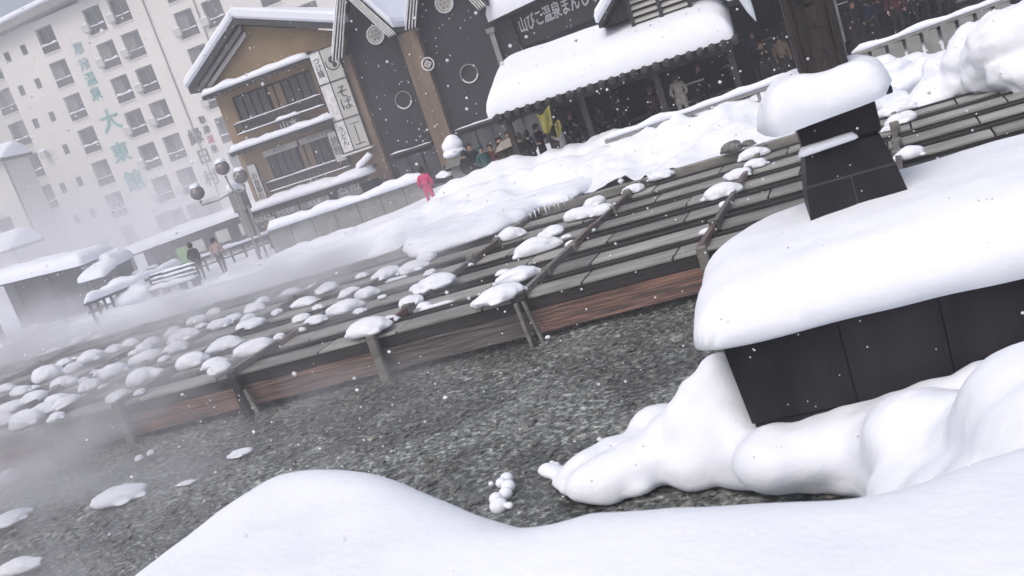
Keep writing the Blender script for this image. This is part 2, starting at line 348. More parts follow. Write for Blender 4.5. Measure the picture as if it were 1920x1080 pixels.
sheet('street_snow', -100, 60, 39.9, 140, 1.0, lambda x, y: street_z(x)-.01+.05*fbm(x*.8, y*.8), SNOW)
HZ = lambda x, y: -2+34*sstep((y-105)/70)*(.8+.4*fbm(x*.02, y*.02))-(x+100)*.03+1.5*fbm(x*.1, y*.1)
hl = sheet('hill', -200, 40, 105, 190, 4, HZ, SNOW)
# bare trees on the far hill read as one mass
mb = MB(); rt = random.Random(5)
for i in range(2600):
    x = rt.uniform(-150, -50); y = rt.uniform(112, 180)
    z = float(HZ(np.array([x]), np.array([y]))[0]); h = rt.uniform(3, 6)
    mb.bar((x, y, z-1), (x+rt.uniform(-1, 1), y, z+h), .35, .35, taper=.2)
    for k in range(3): a = rt.uniform(.3, .8); mb.bar((x, y, z+h*a), (x+rt.uniform(-2.5, 2.5), y+rt.uniform(-1, 1), z+h*min(1, a+.35)), .18, .18, taper=.3)
tag(mb.obj('hillside_trees', DGRY), 'bare dark trees covering the snowy hill above the white hotel roof', 'trees', kind='stuff')
# submerged and half-dry stones of the bed
mb = MB(); bmq = bmesh.new(); bmesh.ops.create_icosphere(bmq, subdivisions=1, radius=1); ivs = [v.co.copy() for v in bmq.verts]; ifs = [[v.index for v in f.verts] for f in bmq.faces]; bmq.free()
for i in range(7000):
    x = rt.uniform(-17, 1.5); y = rt.uniform(6.5, 16.5); r = .018+.07*rt.random()**5
    z = float(bed_z(np.array([x]), np.array([y]))[0])
    an = rt.random()*6.3; sx = r*rt.uniform(.9, 1.7); sy = r*rt.uniform(.6, 1.1); sz = r*rt.uniform(.3, .6)
    vs = []
    for v in ivs:
        k = 1+rt.uniform(-.22, .22); a = v.x*sx*k; b = v.y*sy*k; vs.append((x+a*math.cos(an)-b*math.sin(an), y+a*math.sin(an)+b*math.cos(an), z+v.z*sz*k+sz*.2))
    mb.add(vs, ifs)
tag(mb.obj('bed_stones', ROCK, smooth=False), 'wet grey stones and gravel scattered over the steaming shallow spring bed', 'stones', kind='stuff')
# ------------------------------------------------------------------ wooden channels
ROWS = [15.15, 16.45, 18.05, 19.65, 21.2, 22.7, 24.15]; SK = .13; XL, XR = -30.0, 9.0
ORDW = 'first second third fourth fifth sixth seventh eighth ninth tenth eleventh twelfth thirteenth fourteenth fifteenth sixteenth seventeenth eighteenth nineteenth twentieth twenty-first twenty-second twenty-third twenty-fourth twenty-fifth twenty-sixth twenty-seventh twenty-eighth twenty-ninth thirtieth thirty-first thirty-second thirty-third thirty-fourth'.split()
ORD = ['first', 'second', 'third', 'fourth', 'fifth', 'sixth', 'seventh']
ZT = .80
FR = [(-27.6), (-25.2), (-22.6), (-20.0), (-17.4), -14.85, -12.95, -10.3, -7.4, -4.58, -1.5, 1.55, 4.9, 7.8]
board_cache = {}
for i in range(6):
    y0 = ROWS[i]; y1 = ROWS[i+1]; xr = XR if i else 1.2
    ch = thing('wooden_channel', f'{ORD[i]} of six long wooden channels counted from the open water', 'channel', (0, y0, 0), group='long parallel wooden hot spring channels')
    # lid boards, each with a joint
    x = XL+random.random(); k = 0
    while x < xr:
        L = random.uniform(1.5, 2.3) if x > -16 else random.uniform(2.6, 3.6); L = min(L, xr-x)
        if L < .2: break
        dz = random.uniform(-.008, .008); mb = MB(); g = .018; wv = .62+random.uniform(-.02, .02)
        mb.add([(x+g, -.03, ZT-.05), (x+L-g, -.03, ZT-.05), (x+L-g+SK*wv, wv, ZT-.05), (x+g+SK*wv, wv, ZT-.05), (x+g, -.03, ZT+dz), (x+L-g, -.03, ZT+dz), (x+L-g+SK*wv, wv, ZT+dz), (x+g+SK*wv, wv, ZT+dz)],
               [(3, 2, 1, 0), (4, 5, 6, 7), (0, 1, 5, 4), (1, 2, 6, 5), (2, 3, 7, 6), (3, 0, 4, 7)])
        mb.obj('lid_board', BRD, ch, bevel=.006); x += L
    # front planks between posts
    sk = SK*(y0-15.15); fr = [f+sk for f in FR if f+sk < xr] + [xr]
    for a, b in zip(fr[:-1], fr[1:]):
        if i == 0 or b > -1:
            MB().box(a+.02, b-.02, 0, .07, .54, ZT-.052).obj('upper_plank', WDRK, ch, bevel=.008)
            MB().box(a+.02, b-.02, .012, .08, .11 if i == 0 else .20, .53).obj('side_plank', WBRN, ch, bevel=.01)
    if i: box('side_wall', WBRN if i < 2 else WGRY, ch, XL, xr, .085, .14, .22, ZT-.053)
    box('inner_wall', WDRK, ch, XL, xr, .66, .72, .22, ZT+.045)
    box('ledge', WGRY, ch, XL, xr, .725, .80, ZT-.12, ZT-.03)
    wz = .58
    box('channel_floor', CHW, ch, XL, xr, .80, (y1-y0)-.05, wz-.1, wz)
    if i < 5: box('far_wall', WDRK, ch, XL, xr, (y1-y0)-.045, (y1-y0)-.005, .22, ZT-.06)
    mb = MB()
    for f in FR[2:12]:
        mb2 = MB().box(f+sk+.55, f+sk+.72, .3, .44, -.1, .5); mb2.obj('leg', WDRK, ch)
be = thing('end_beam', 'grey end beam closing the rear of the wooden channels along the snow bank', 'beam', (0, ROWS[6], 0))
for a, b in ((-30, -20), (-19.98, -11), (-10.98, -3), (-2.98, 9)):
    box('beam_section', WGRY, be, a, b, 0, .22, .3, .92, bevel=.012)
    box('cap_board', BRD, be, a, b, .25, .5, .84, .90, bevel=.01)
# cross frames over the channels with front posts
for j, f in enumerate(FR):
    front = 15.05 if f < 1 else 16.35
    t = thing('cross_frame', f'wooden cross frame over the channels, {ORDW[j]} from the left', 'frame', (f+SK*(front-15.05), front, 0), group='wooden cross frames dividing the channels')
    # rail built in bays so that each looks slightly off
    ys = [q-front for q in ROWS if q >= front-.2]+[ROWS[6]-front+.4]; ys[0] = -.06
    for a, b in zip(ys[:-1], ys[1:]):
        dz = random.uniform(-.015, .02); off = random.uniform(-.02, .02)
        MB().bar((a*SK+off, a+.01, ZT+.06+dz), (b*SK+off, b-.01, ZT+.06+dz), .10, .12).obj('cross_rail', WBRN if random.random() < .6 else WGRY, t, bevel=.008)
    for a in ys[1:-1]:
        if random.random() < .8: MB().box(a*SK-.09, a*SK+.09, a-.08, a+.08, ZT-.05, ZT+random.uniform(.10, .22)).obj('post_head', WGRY, t, bevel=.02)
    if j == 9:
        MB().bar((-.06, -.09, -.08), (-.10, -.10, ZT-.02), .07, .11, up=(0, 1, 0)).obj('post', WGRY, t, bevel=.012)
        MB().bar((.16, -.11, -.08), (.03, -.10, ZT-.02), .06, .09, up=(0, 1, 0)).obj('post', WGRY, t, bevel=.012)
        MB().box(-.17, .11, -.12, .04, ZT-.02, ZT+.14).obj('post_head', WDRK, t, bevel=.02)
    else:
        MB().box(-.085, .085, -.16, -.012, -.1, ZT+.10).obj('post', WDRK if j % 2 else WGRY, t, bevel=.02)
        if j in (7,): MB().bar((.20, -.06, -.1), (.10, -.07, .5), .05, .07).obj('post', WGRY, t)
# snow lumps on channels: photo pixel (centre x, base y, width)
LP = [(53,791,62),(84,770,46),(129,757,52),(224,746,50),(262,735,24),(271,713,70),(361,682,64),(418,697,50),(480,657,75),(424,648,58),(469,611,50),(213,700,58),(169,724,45),(275,673,56),(120,722,50),(67,749,56),(22,766,50),(331,655,48),(271,653,36),(347,633,54),(327,622,34),(284,641,36),(247,644,34),(216,655,33),(171,673,48),(140,691,42),(122,680,30),(171,697,22),(89,707,60),(40,735,38),(13,729,32),(402,585,33),(369,602,42),(438,598,40),(413,611,46),(478,580,40),(493,565,34),
 (616,542,45),(573,568,45),(647,580,60),(592,602,46),(565,618,20),(524,631,26),(657,549,36),(689,553,48),(728,515,52),(777,504,56),(803,484,40),(679,517,22),(820,535,70),(773,568,52),(732,600,30),(693,624,74),(877,496,18),(960,443,52),(1005,470,66),(1038,437,46),(972,522,68),(944,562,74),(944,510,24),
 (1088,405,56),(1131,397,44),(1117,382,42),(1190,356,38),(1240,331,46),(1357,364,58),(1384,329,44),(1417,310,42),(1360,382,22),(1326,433,24),(1073,455,22),(1112,430,12),(1411,292,48),(1706,292,50),(1692,226,44),(1670,212,40),(1690,205,52),(1905,134,60),(1668,240,22),(8,790,40),(150,640,30),(190,632,28),(100,660,30),(60,672,30),(545,548,34),(520,585,24)]
rl = random.Random(21); EX = []
for (px, py, wd) in LP:
    if px < 620 and rl.random() < .6: EX.append((px+rl.uniform(.5, .85)*wd*rl.choice([-1, 1]), py+rl.uniform(-9, 12), wd*rl.uniform(.45, .8)))
    elif wd > 40 and rl.random() < .4: EX.append((px+rl.uniform(.4, .6)*wd*rl.choice([-1, 1]), py+rl.uniform(-2, 6), wd*rl.uniform(.35, .5)))
LP = LP+EX
rows = {}
for (px, py, wd) in LP:
    p = PZ(px, py+3, ZT+.03); dist = (Vector((p.x, p.y, p.z-CZ))).length; W = wd/FPX*dist*(.92 if px < 620 else 1)
    ri = max([i for i in range(6) if p.y >= ROWS[i]-.6] or [0]); rows.setdefault(ri, []).append((p.x, p, W, wd))
for ri, L in rows.items():
    L.sort(key=lambda q: q[0])
    for n_, (x, p, W, wd) in enumerate(L):
        me = LUMPS[(n_*5+ri*3) % 14]
        o = link('snow_lump', me, None, (p.x, max(p.y, 15.0), ZT+(.02 if ri or abs(p.y-15) > .4 else .06))); s_ = W/2*1.02
        o.scale = (s_*random.uniform(1.3, 1.75), s_*random.uniform(.95, 1.25), s_*random.uniform(.75, .95)); o.rotation_euler = (0, 0, random.uniform(-.3, .3)+(math.pi if n_ % 3 == 1 else 0))
        sz = 'small' if wd < 30 else ('large' if wd > 58 else 'rounded')
        tag(o, f'{sz} snow lump, {ORDW[n_]} from the left on the {ORD[ri]} channel from the water', 'snow lump', 'snow lumps sitting on the wooden channels')
# thin snow smears on rails
for (x0, x1, y) in ((1.0, 1.9, 16.7), (-6.9, -6.2, 16.2), (.6, 1.6, 23.4), (-9.2, -8.6, 20.3)):
    tag(snow_strip('snow_smear', (x0, y, ZT+.012), (x1, y+.05, ZT+.012), .14, .05, seed=int(x0*9+50)), {1.0: 'thin snow strip on a lid board just right of the granite pedestal', -6.9: 'thin snow strip on the front lid board left of the split post', .6: 'thin snow strip on the rear lid board left of the granite pedestal', -9.2: 'thin snow strip on a middle lid board in the steam'}[x0], 'snow')
# ------------------------------------------------------------------ snow patches in the water
def flat_lump(px, py, wd, hscale, name, label, idx, asp=.55, z=0.0, rot=0.0):
    p = PZ(px, py, z); dist = (p-Vector((0, 0, CZ))).length; W = wd/FPX*dist
    o = link(name, LUMPS[idx % 9], None, (p.x, p.y, z-.02)); o.scale = (W/2, W/2*asp, W/2*hscale); o.rotation_euler = (0, 0, rot); tag(o, label, 'snow patch', 'snow patches in the shallow spring'); return o
flat_lump(452, 850, 66, .35, 'snow_patch', 'small snow patch in the water at the foot of the frame post', 1, z=.03)
flat_lump(225, 935, 160, .32, 'snow_patch', 'largest snow patch, long and rounded, lying in the open water', 4, .55, z=.03)
flat_lump(347, 905, 52, .2, 'snow_patch', 'tiny thin snow patch just right of the largest one', 2, .5, z=.03)
flat_lump(20, 975, 92, .35, 'snow_patch', 'ragged snow patch above the lowest one at the left', 5, .8, z=.03)
flat_lump(30, 1068, 112, .35, 'snow_patch', 'snow patch nearest the viewer at the lower left', 7, .6, z=.03)
for q, (px, py, wd) in enumerate(((283, 850, 20), (262, 860, 22), (232, 812, 14), (1027, 632, 14), (20, 900, 50))):
    flat_lump(px, py, wd, .9, 'snow_patch', ['small snow clump under the channels right of the leftmost post pair', 'small snow clump below that one beside the post', 'snow speck under the channel side plank', 'snow speck under the brown planks beside the split post', 'dim snow patch under the leftmost channel end'][q], q, .8, z=.1)
# small balls of snow
for q, bl in enumerate(([(940, 905, .06), (953, 912, .075), (948, 925, .07), (930, 935, .07), (935, 948, .09), (955, 948, .04), (921, 907, .03), (950, 897, .07)], [(1042, 874, .05), (1052, 880, .045), (1035, 868, .03)])):
    L_ = []
    for (px, py, r) in bl: p = PZ(px, py, .06); L_.append((p.x, p.y, p.z, r*1.15, r*1.1, r))
    o = blobs('snow_clump', L_, .012, 2); tag(o, ['little cluster of snowballs in the water in front of the foreground mound', 'tiny stray snow crumb off the tip of the right hand bank'][q], 'snow clump')
# ------------------------------------------------------------------ stone lantern base with snow, at right
lt = thing('stone_pedestal', 'black granite pedestal with flared foot and pale mortar lines on the snowy base', 'pedestal', (.62, 10.2, 0))
def frustum(mb, x0, x1, y0, y1, z0, X0, X1, Y0, Y1, z1):
    return mb.add([(x0, y0, z0), (x1, y0, z0), (x1, y1, z0), (x0, y1, z0), (X0, Y0, z1), (X1, Y0, z1), (X1, Y1, z1), (X0, Y1, z1)], [(3, 2, 1, 0), (4, 5, 6, 7), (0, 1, 5, 4), (1, 2, 6, 5), (2, 3, 7, 6), (3, 0, 4, 7)])
pl = lt
def rel(o): return o
cx_, cy_ = .62, 10.2
# lower two blocks, upper course, collar (coordinates relative to the pedestal root)
def fr(name, m, parent, x0, x1, z0, X0, X1, z1, dy0, dy1, bev=.008):
    yb0 = 9.70-cy_; mb = MB(); frustum(mb, x0-cx_, x1-cx_, yb0-dy0, -yb0+dy0, z0, X0-cx_, X1-cx_, yb0-dy1, -yb0+dy1, z1); return mb.obj(name, m, parent, bevel=bev)
fr('stone_block', STON, lt, .10, .585, 1.80, .165, .585, 2.335, .0, -.04)
fr('stone_block', STON, lt, .60, 1.10, 1.80, .60, 1.015, 2.335, .0, -.04)
fr('mortar', STJ, lt, .13, 1.06, 1.85, .185, .99, 2.37, -.012, -.05, 0)
fr('stone_block', STON, lt, .172, 1.01, 2.35, .235, .94, 2.66, -.045, -.08)
fr('stone_block', STON, lt, .25, .93, 2.655, .24, .95, 2.70, -.12, -.1)
fr('collar', STON, lt, .225, .965, 2.70, .225, .965, 3.02, -.05, -.05, .012)
fr('top_slab', STON, lt, .05, 1.12, 3.02, .05, 1.12, 3.10, .12, .12, .012)
snow_strip('ledge_snow', (.17-cx_, -.455, 2.655), (.74-cx_, -.455, 2.685), .13, .07, lt, seed=3, n=14)
o = snow_sheet('cap_snow', [(-.08, 9.75), (.06, 9.52), (.4, 9.46), (.8, 9.45), (1.06, 9.5), (1.17, 9.75), (1.20, 10.3), (1.12, 10.8), (.7, 10.98), (.3, 10.95), (-.02, 10.75), (-.13, 10.2)], lambda X, Y: 3.40+.05*(X-.5)+.04*np.sin(X*5+1)-.05*np.clip(.2-X, 0, 1)*4, lambda x, y: 2.97+.08*(x-.5), .34, .33, .03, amp=.045, nsc=2.6, jag=.05, under=.06)
tag(o, 'thick snow cushion on the granite pedestal around the foot of the wooden post', 'snow')
ps = thing('carved_post', 'dark wet wooden post with worn carved marks rising from the snow on the granite pedestal', 'post', (.60, 10.05, 3.15))
MB().box(-.22, .22, -.22, .22, 0, 2.6).obj('post_body', POST, ps, bevel=.015)
MB().box(-.225, -.15, -.245, -.20, .0, 2.6).obj('corner_strip', POST, ps, bevel=.006)
MB().box(.15, .225, -.245, -.20, .0, 2.6).obj('corner_strip', POST, ps, bevel=.006)
MB().box(.222, .262, -.10, .20, .42, 2.6).obj('side_board', BRD, ps, bevel=.006)
rq = random.Random(12); mb = MB()
for k in range(26):
    zc = .38+(k//7)*.27+rq.uniform(-.07, .07); xc = rq.uniform(-.10, .11); L = rq.uniform(.03, .10); a = rq.choice([0, .3, 1.4, -.7, .9])
    MB().bar((xc-L*math.cos(a)/2, -.2235, zc-L*math.sin(a)/2), (xc+L*math.cos(a)/2, -.2235, zc+L*math.sin(a)/2), .018, .012, up=(0, 1, 0)).obj('carved_mark', BLK, ps)
bs = thing('lantern_base', 'long black stone base with slab joints half buried in snow at the right', 'stone base', (-.9, 8.3, 0))
xs = [0.0, 1.0, 1.83, 2.66, 3.5, 4.3]
for a, b in zip(xs[:-1], xs[1:]):
    mb = MB(); frustum(mb, a+(.06 if a == 0 else .003), b-.004, .06, .35, .62, a+.004 if a else 0, b-.004, 0, .32, 1.46); mb.obj('face_slab', STON, bs, bevel=.006)
mb = MB(); frustum(mb, .09, 4.3, .2, 3.0, .2, .03, 4.3, .16, 3.0, 1.44); mb.obj('core', STON, bs)
mb = MB(); frustum(mb, .12, 4.3, .05, .5, .40, .10, 4.3, .09, .5, .61); mb.obj('plinth', STON, bs, bevel=.01)
def slabtop(X, Y): return 2.02+.05*np.sin(X*1.1)-.10*np.clip((9.2-Y), 0, 1)+.06*np.clip(X-1.2, 0, 3)*.6
o = snow_sheet('slab_snow', [(-1.17, 8.6), (-1.08, 8.22), (-.7, 8.12), (.2, 8.17), (1.2, 8.16), (2.4, 8.2), (3.5, 8.3), (3.8, 9.6), (3.4, 11.1), (1.8, 11.25), (.4, 11.2), (-.5, 10.95), (-1.02, 10.2), (-1.12, 9.4)], slabtop, 1.44, .62, .42, .05, amp=.05, nsc=1.1, jag=.035, under=.07)
tag(o, 'deep smooth slab of snow lying on the long black stone base', 'snow')
# ------------------------------------------------------------------ pillowy bank round the base (right)
DM = [(PZ(px, py, z).x, PZ(px, py, z).y, z, r_) for px, py, z, r_ in ((1342, 672, 1.10, .30), (1312, 700, .98, .36), (1345, 740, .86, .30), (1285, 742, .80, .36), (1262, 770, .66, .42), (1330, 790, .62, .40), (1235, 805, .52, .40), (1180, 832, .44, .3), (1130, 856, .40, .32), (1088, 885, .32, .22), (1290, 835, .50, .42), (1370, 808, .60, .30), (1435, 825, .55, .40), (1520, 815, .58, .46), (1600, 795, .64, .46), (1700, 745, .92, .52), (1680, 800, .72, .55), (1790, 760, .92, .6), (1945, 655, 1.5, .58), (2000, 700, 1.5, .8), (1800, 815, .80, .7), (1900, 760, 1.15, .75), (1860, 830, .85, .8), (2000, 800, 1.2, 1.0), (2090, 720, 1.5, 1.0), (1750, 850, .62, .7), (1620, 840, .5, .5), (1900, 900, .8, .9))]
DM += [(x, 8.15, z, .36) for x, z in ((-.75, .66), (-.45, .64), (-.15, .68), (.15, .72), (.45, .76), (.8, .84), (1.2, .95), (1.7, 1.0), (2.3, 1.1))]
def banktop(X, Y):
    S = np.full(np.shape(X), .33**13)+0*X
    for cx, cy, z, r_ in DM: S = S+(z*np.clip(1-((X-cx)**2+(Y-cy)**2)/(1.22*r_)**2, 0, 1)**.5)**13
    return S**(1/13)
OUT = [(1352, 640, 1.1), (1318, 642, 1.0), (1285, 662, .8), (1262, 690, .6), (1222, 708, .5), (1206, 735, .4), (1203, 765, .3), (1165, 785, .25), (1112, 805, .2), (1085, 835, .15), (1078, 858, .12), (1062, 880, .1), (1047, 900, .1), (1062, 916, .1), (1095, 922, .1), (1130, 936, .1), (1160, 924, .1), (1205, 920, .1), (1232, 892, .12), (1285, 886, .12), (1345, 889, .12), (1385, 892, .12), (1470, 882, .12), (1540, 873, .12), (1600, 866, .12), (1650, 870, .15), (1690, 910, .15), (1720, 970, .15), (1800, 1060, .15), (2000, 1150, .15), (2300, 1100, .15)]
OP = [PZ(x, y, z) for x, y, z in OUT]+[Vector((4.8, 9.2, 0)), Vector((2, 9.4, 0)), Vector((-.2, 9.5, 0)), Vector((-.75, 9.6, 0))]
B = []
for (px, py, zt, zc, r_, rz_) in ((1335, 662, 1.12, .86, .24, .26), (1348, 690, 1.0, .62, .26, .34), (1305, 702, .95, .64, .32, .32), (1282, 742, .80, .48, .36, .32), (1252, 775, .62, .38, .37, .26), (1345, 745, .80, .42, .33, .36), (1315, 780, .6, .34, .42, .30),
        (1180, 832, .44, .20, .36, .25), (1130, 856, .40, .18, .34, .23), (1092, 880, .30, .14, .25, .17), (1066, 892, .2, .10, .15, .11), (1235, 800, .52, .25, .38, .28), (1290, 810, .50, .24, .37, .26), (1372, 794, .60, .30, .30, .31), (1435, 802, .55, .26, .36, .30), (1520, 792, .58, .28, .38, .32), (1600, 778, .64, .30, .40, .36), (1195, 805, .4, .18, .36, .22), (1150, 822, .35, .16, .34, .2), (1112, 845, .3, .14, .30, .18), (1228, 768, .45, .22, .38, .26), (1085, 862, .24, .12, .22, .15),
        (1660, 758, .75, .38, .45, .40), (1712, 742, .92, .50, .52, .44), (1790, 735, .98, .52, .50, .46), (1945, 655, 1.5, .86, .68, .66), (2030, 690, 1.5, .85, .8, .66), (1800, 830, .72, .34, .75, .42), (1900, 840, .95, .45, .85, .50), (1700, 800, .62, .28, .50, .36), (2020, 800, 1.2, .6, 1.0, .6), (1860, 740, 1.1, .6, .5, .48)):
    p = PZ(px, py, zt); B.append((p.x, p.y, zc, r_, r_, rz_)); B.append((p.x, p.y, zc*.45, r_*1.02, r_*1.0, zc*.55))
B += [(x, 8.15, .36, .40, .42, zz_) for x, zz_ in ((-.7, .30), (-.35, .29), (0, .32), (.35, .36), (.7, .42), (1.1, .5), (1.6, .6), (2.2, .7))]
rb = random.Random(8); OPs = spline(OP[11:23], 4)[:44]
for q in range(0, 60): a = OPs[q % len(OPs)]; rr_ = rb.uniform(.06, .13); B.append((a[0]+rb.uniform(-.05, .05), a[1]+rb.uniform(.06, .18), rr_*.6, rr_*1.2, rr_, rr_*.8))
o = blobs('snow_bank_foreground', B, .036, 24, noise=.05); tag(o, 'pillowy snow drift wrapping the foot of the black stone base and reaching into the water', 'snow drift')
# nearest snow mound, on the parapet by the viewer
zf = 2.30
pts = [(60, 1200), (180, 1100), (262, 1040), (400, 950), (520, 882), (630, 856), (730, 862), (830, 890), (930, 935), (1010, 964), (1065, 964), (1130, 945), (1240, 940), (1330, 934), (1440, 922), (1560, 908), (1680, 880), (1800, 832), (1960, 785), (2200, 740)]
pg = [PZ(x, y, zf) for x, y in pts]+[Vector((3.2, 1.6, 0)), Vector((2.6, -1.2, 0)), Vector((-1, -1.6, 0)), Vector((-4.3, -1.0, 0)), Vector((-5.0, 1.2, 0))]
def ftop(X, Y): return zf+.07+.08*np.exp(-((X+1.2)**2/1.2+(Y-3.2)**2/1.5))+.10*fbm(X*.7, Y*.7, 2)
o = snow_sheet('parapet_snow', pg, ftop, .1, .40, .34, .045, amp=.02, nsc=2, under=.05); tag(o, 'broad smooth mound of snow nearest the viewer along the bottom of the view', 'snow mound')
# ground slab between mound and bank (grey stone walk)
wk = thing('stone_walk', 'grey stone coping strip showing between the near snow mound and the snow drift', 'coping', (0, 0, 0))
for q in range(5):
    MB().box(-2.0+q*1.2, -.81+q*1.2, 5.9, 7.4, -.1, .22).obj('coping_stone', CONC, wk, bevel=.02)
# ------------------------------------------------------------------ snow ledge over the last channels and boulders on the rear bank
pgs = [PZ(x, y, 1.0) for x, y in ((770, 478), (860, 452), (930, 428), (985, 402), (1010, 385), (1060, 372), (1100, 352), (1130, 335), (1180, 318), (1190, 300), (1080, 320), (950, 372), (850, 410), (760, 450))]
o = snow_sheet('snow_cornice', pgs, lambda X, Y: 1.18+0*X, .86, .5, .25, .07, amp=.08, nsc=2.4, jag=.12, under=.12); tag(o, 'ragged snow cornice hanging over the rear channel boards, fringed with icicles', 'snow')
for q in range(12):
    a = PZ(975+q*9+random.uniform(-2, 2), 408-q*3.6+random.uniform(-2, 2), .98); L = random.uniform(.08, .24)
    t_ = MB().tube([a+Vector((0, .02, .05)), a+Vector((0, 0, -L*.5)), a+Vector((0, 0, -L))], [.028, .018, .003], 6).obj('icicle', ICE, None, smooth=True); tag(t_, f'short icicle, {ORDW[q]} from the left along the ragged snow cornice', 'icicle', 'icicles under the snow cornice')
def boulder(px, py, wd, asp, label, hz=.5, z=None, si=3):
    z = 1.0 if z is None else z; p = PZ(px, py, z); W = wd/FPX*(p-Vector((0, 0, CZ))).length
    me = LUMPS[si].copy(); me.name = 'boulder'; me.materials.clear(); me.materials.append(ROCK)
    o = link('boulder', me, None, (p.x, p.y, z-.08)); o.scale = (W/2, W/2*.8, W/2*asp); tag(o, label, 'boulder'); return o
boulder(1372, 278, 54, .8, 'dark grey boulder poking out of the rear snow bank beside the middle railing', z=1.05)
boulder(1402, 268, 36, .7, 'smaller rock leaning on the big dark boulder at its right', z=1.05, si=5)
boulder(1140, 322, 30, .9, 'grey flat stone showing in a hollow of the snow bank', z=1.02, si=6)
boulder(1905, 78, 60, .6, 'grey rock face under the snow at the upper right edge', z=1.45, si=1)
# lumpy drifts on the rear bank, upper right
B = []
for (px, py, z, r, rz) in ((1640, 190, 1.1, .8, .45), (1690, 150, 1.3, .7, .4), (1740, 130, 1.35, .9, .4), (1660, 130, 1.5, .6, .3), (1800, 120, 1.4, .9, .6), (1840, 100, 1.55, .9, .75), (1890, 80, 1.7, .9, .8), (1930, 60, 1.8, 1.2, .8), (1800, 150, 1.1, .8, .35), (1870, 130, 1.2, .7, .4), (1940, 120, 1.2, 1., .5), (1740, 180, .95, .7, .3), (1700, 190, .95, .5, .25), (1510, 200, 1.1, .8, .4)): ad2 = PZ(px, py, z); B.append((ad2.x, ad2.y, z-.1, r, r*.8, rz))
o = blobs('snow_drift', B, .075, 3, noise=.22); tag(o, 'lumpy drifts heaped in front of the grey picket fence, upper right', 'snow drift')
B = []
for (px, py, z, r, rz) in ((1165, 265, 1.5, .55, .32), (1195, 250, 1.55, .5, .32), (1225, 240, 1.55, .4, .3), (1150, 285, 1.35, .5, .28), (1110, 300, 1.3, .6, .2), (1210, 262, 1.4, .4, .25)): p = PZ(px, py, z); B.append((p.x, p.y, z-.12, r, r*.7, rz))
o = blobs('snow_heap', B, .07, 5, noise=.1); tag(o, 'heap of snow at the left end of the middle railing', 'snow heap')
# ------------------------------------------------------------------ railings
def rail(name, label, a, b, cap=.16, dep=.16, hh=.12, posts=6, zg=1.0, snow=.16, seed=1, lower=True, m=MGRY, pw=.12, grp=None):
    t = thing(name, label, 'railing', tuple(a), 0, grp); d = Vector(b)-Vector(a)
    MB().bar((0, 0, 0), tuple(d), dep, hh).obj('top_rail', m, t, bevel=.01)
    if lower: MB().bar((0, 0, -.34), tuple(d+Vector((0, 0, -.34))), .07, .08).obj('lower_rail', m, t)
    for i in range(posts):
        p = d*((i+.5)/posts); MB().box(p.x-pw/2, p.x+pw/2, p.y-.06, p.y+.06, zg-a[2]-.1, p.z-hh/2).obj('picket', m, t, bevel=.008)
    snow_strip('rail_snow', (0, 0, hh/2-.01), tuple(d+Vector((0, 0, hh/2-.01))), dep*1.25, snow, t, seed=seed)
    return t
rail('railing', 'snow capped grey railing in front of the big snow roofed shelter', PY(1135, 266, 28), PY(1490, 146, 28), posts=8, zg=1.2, seed=4, pw=.10, dep=.2)
rail('picket_fence', 'grey concrete picket fence with wide flat pickets and snowy top, upper right', PY(1598, 104, 29), PY(1895, -4, 28.4), posts=9, zg=1.1, seed=6, pw=.36, lower=False, m=CONC, hh=.1)
# low wall with snow behind the people on the left street
a = PY(500, 432, 37); b = PY(797, 333, 37)
t = thing('low_wall', 'low grey wall with a thick snow cap between the ochre inn and the channels', 'wall', tuple(a)); d = b-a
for q in range(7):
    p0 = d*(q/7); p1 = d*((q+1)/7); MB().box(p0.x+.01, p1.x-.01, 0, .25, .2-a.z, -.02+p0.z).obj('wall_panel', CONC, t, bevel=.01)
snow_strip('wall_snow', (0, .12, -.06), tuple(d+Vector((0, .12, -.06))), .6, .34, t, seed=9)
# stone wall of the basin on the left
t = thing('basin_wall', 'grey stone basin wall behind the steaming channels, left half of the view', 'wall', (-46, 32.0, 0))
x = 0; k = 0
while x < 33.5:
    L = random.uniform(.9, 1.5); MB().box(x+.012, min(x+L, 33.5)-.012, random.uniform(-.02, .02), .4, -.2, .56+random.uniform(-.02, .02)).obj('wall_stone', WSTN, t, bevel=.03); x += L
snow_strip('wall_snow', (0, .3, .54), (33.5, .3, .54), .9, .22, t, seed=21, lump=.6)
# left picket fence seen in steam
a = PZ(160, 572, 1.35); b = PZ(342, 497, 1.35)
rail('slat_fence', 'dark fence with many thin snow streaked pickets, seen through the steam at left', a, b, posts=15, zg=.5, seed=14, m=DGRY, pw=.07, snow=.3, dep=.25)
a = PZ(345, 497, 1.2); b = PZ(560, 420, 1.2)
rail('street_railing', 'thin snow topped street railing running behind the two people at left', a, b, posts=9, zg=.5, seed=15, m=DGRY, pw=.06, snow=.14, dep=.1)
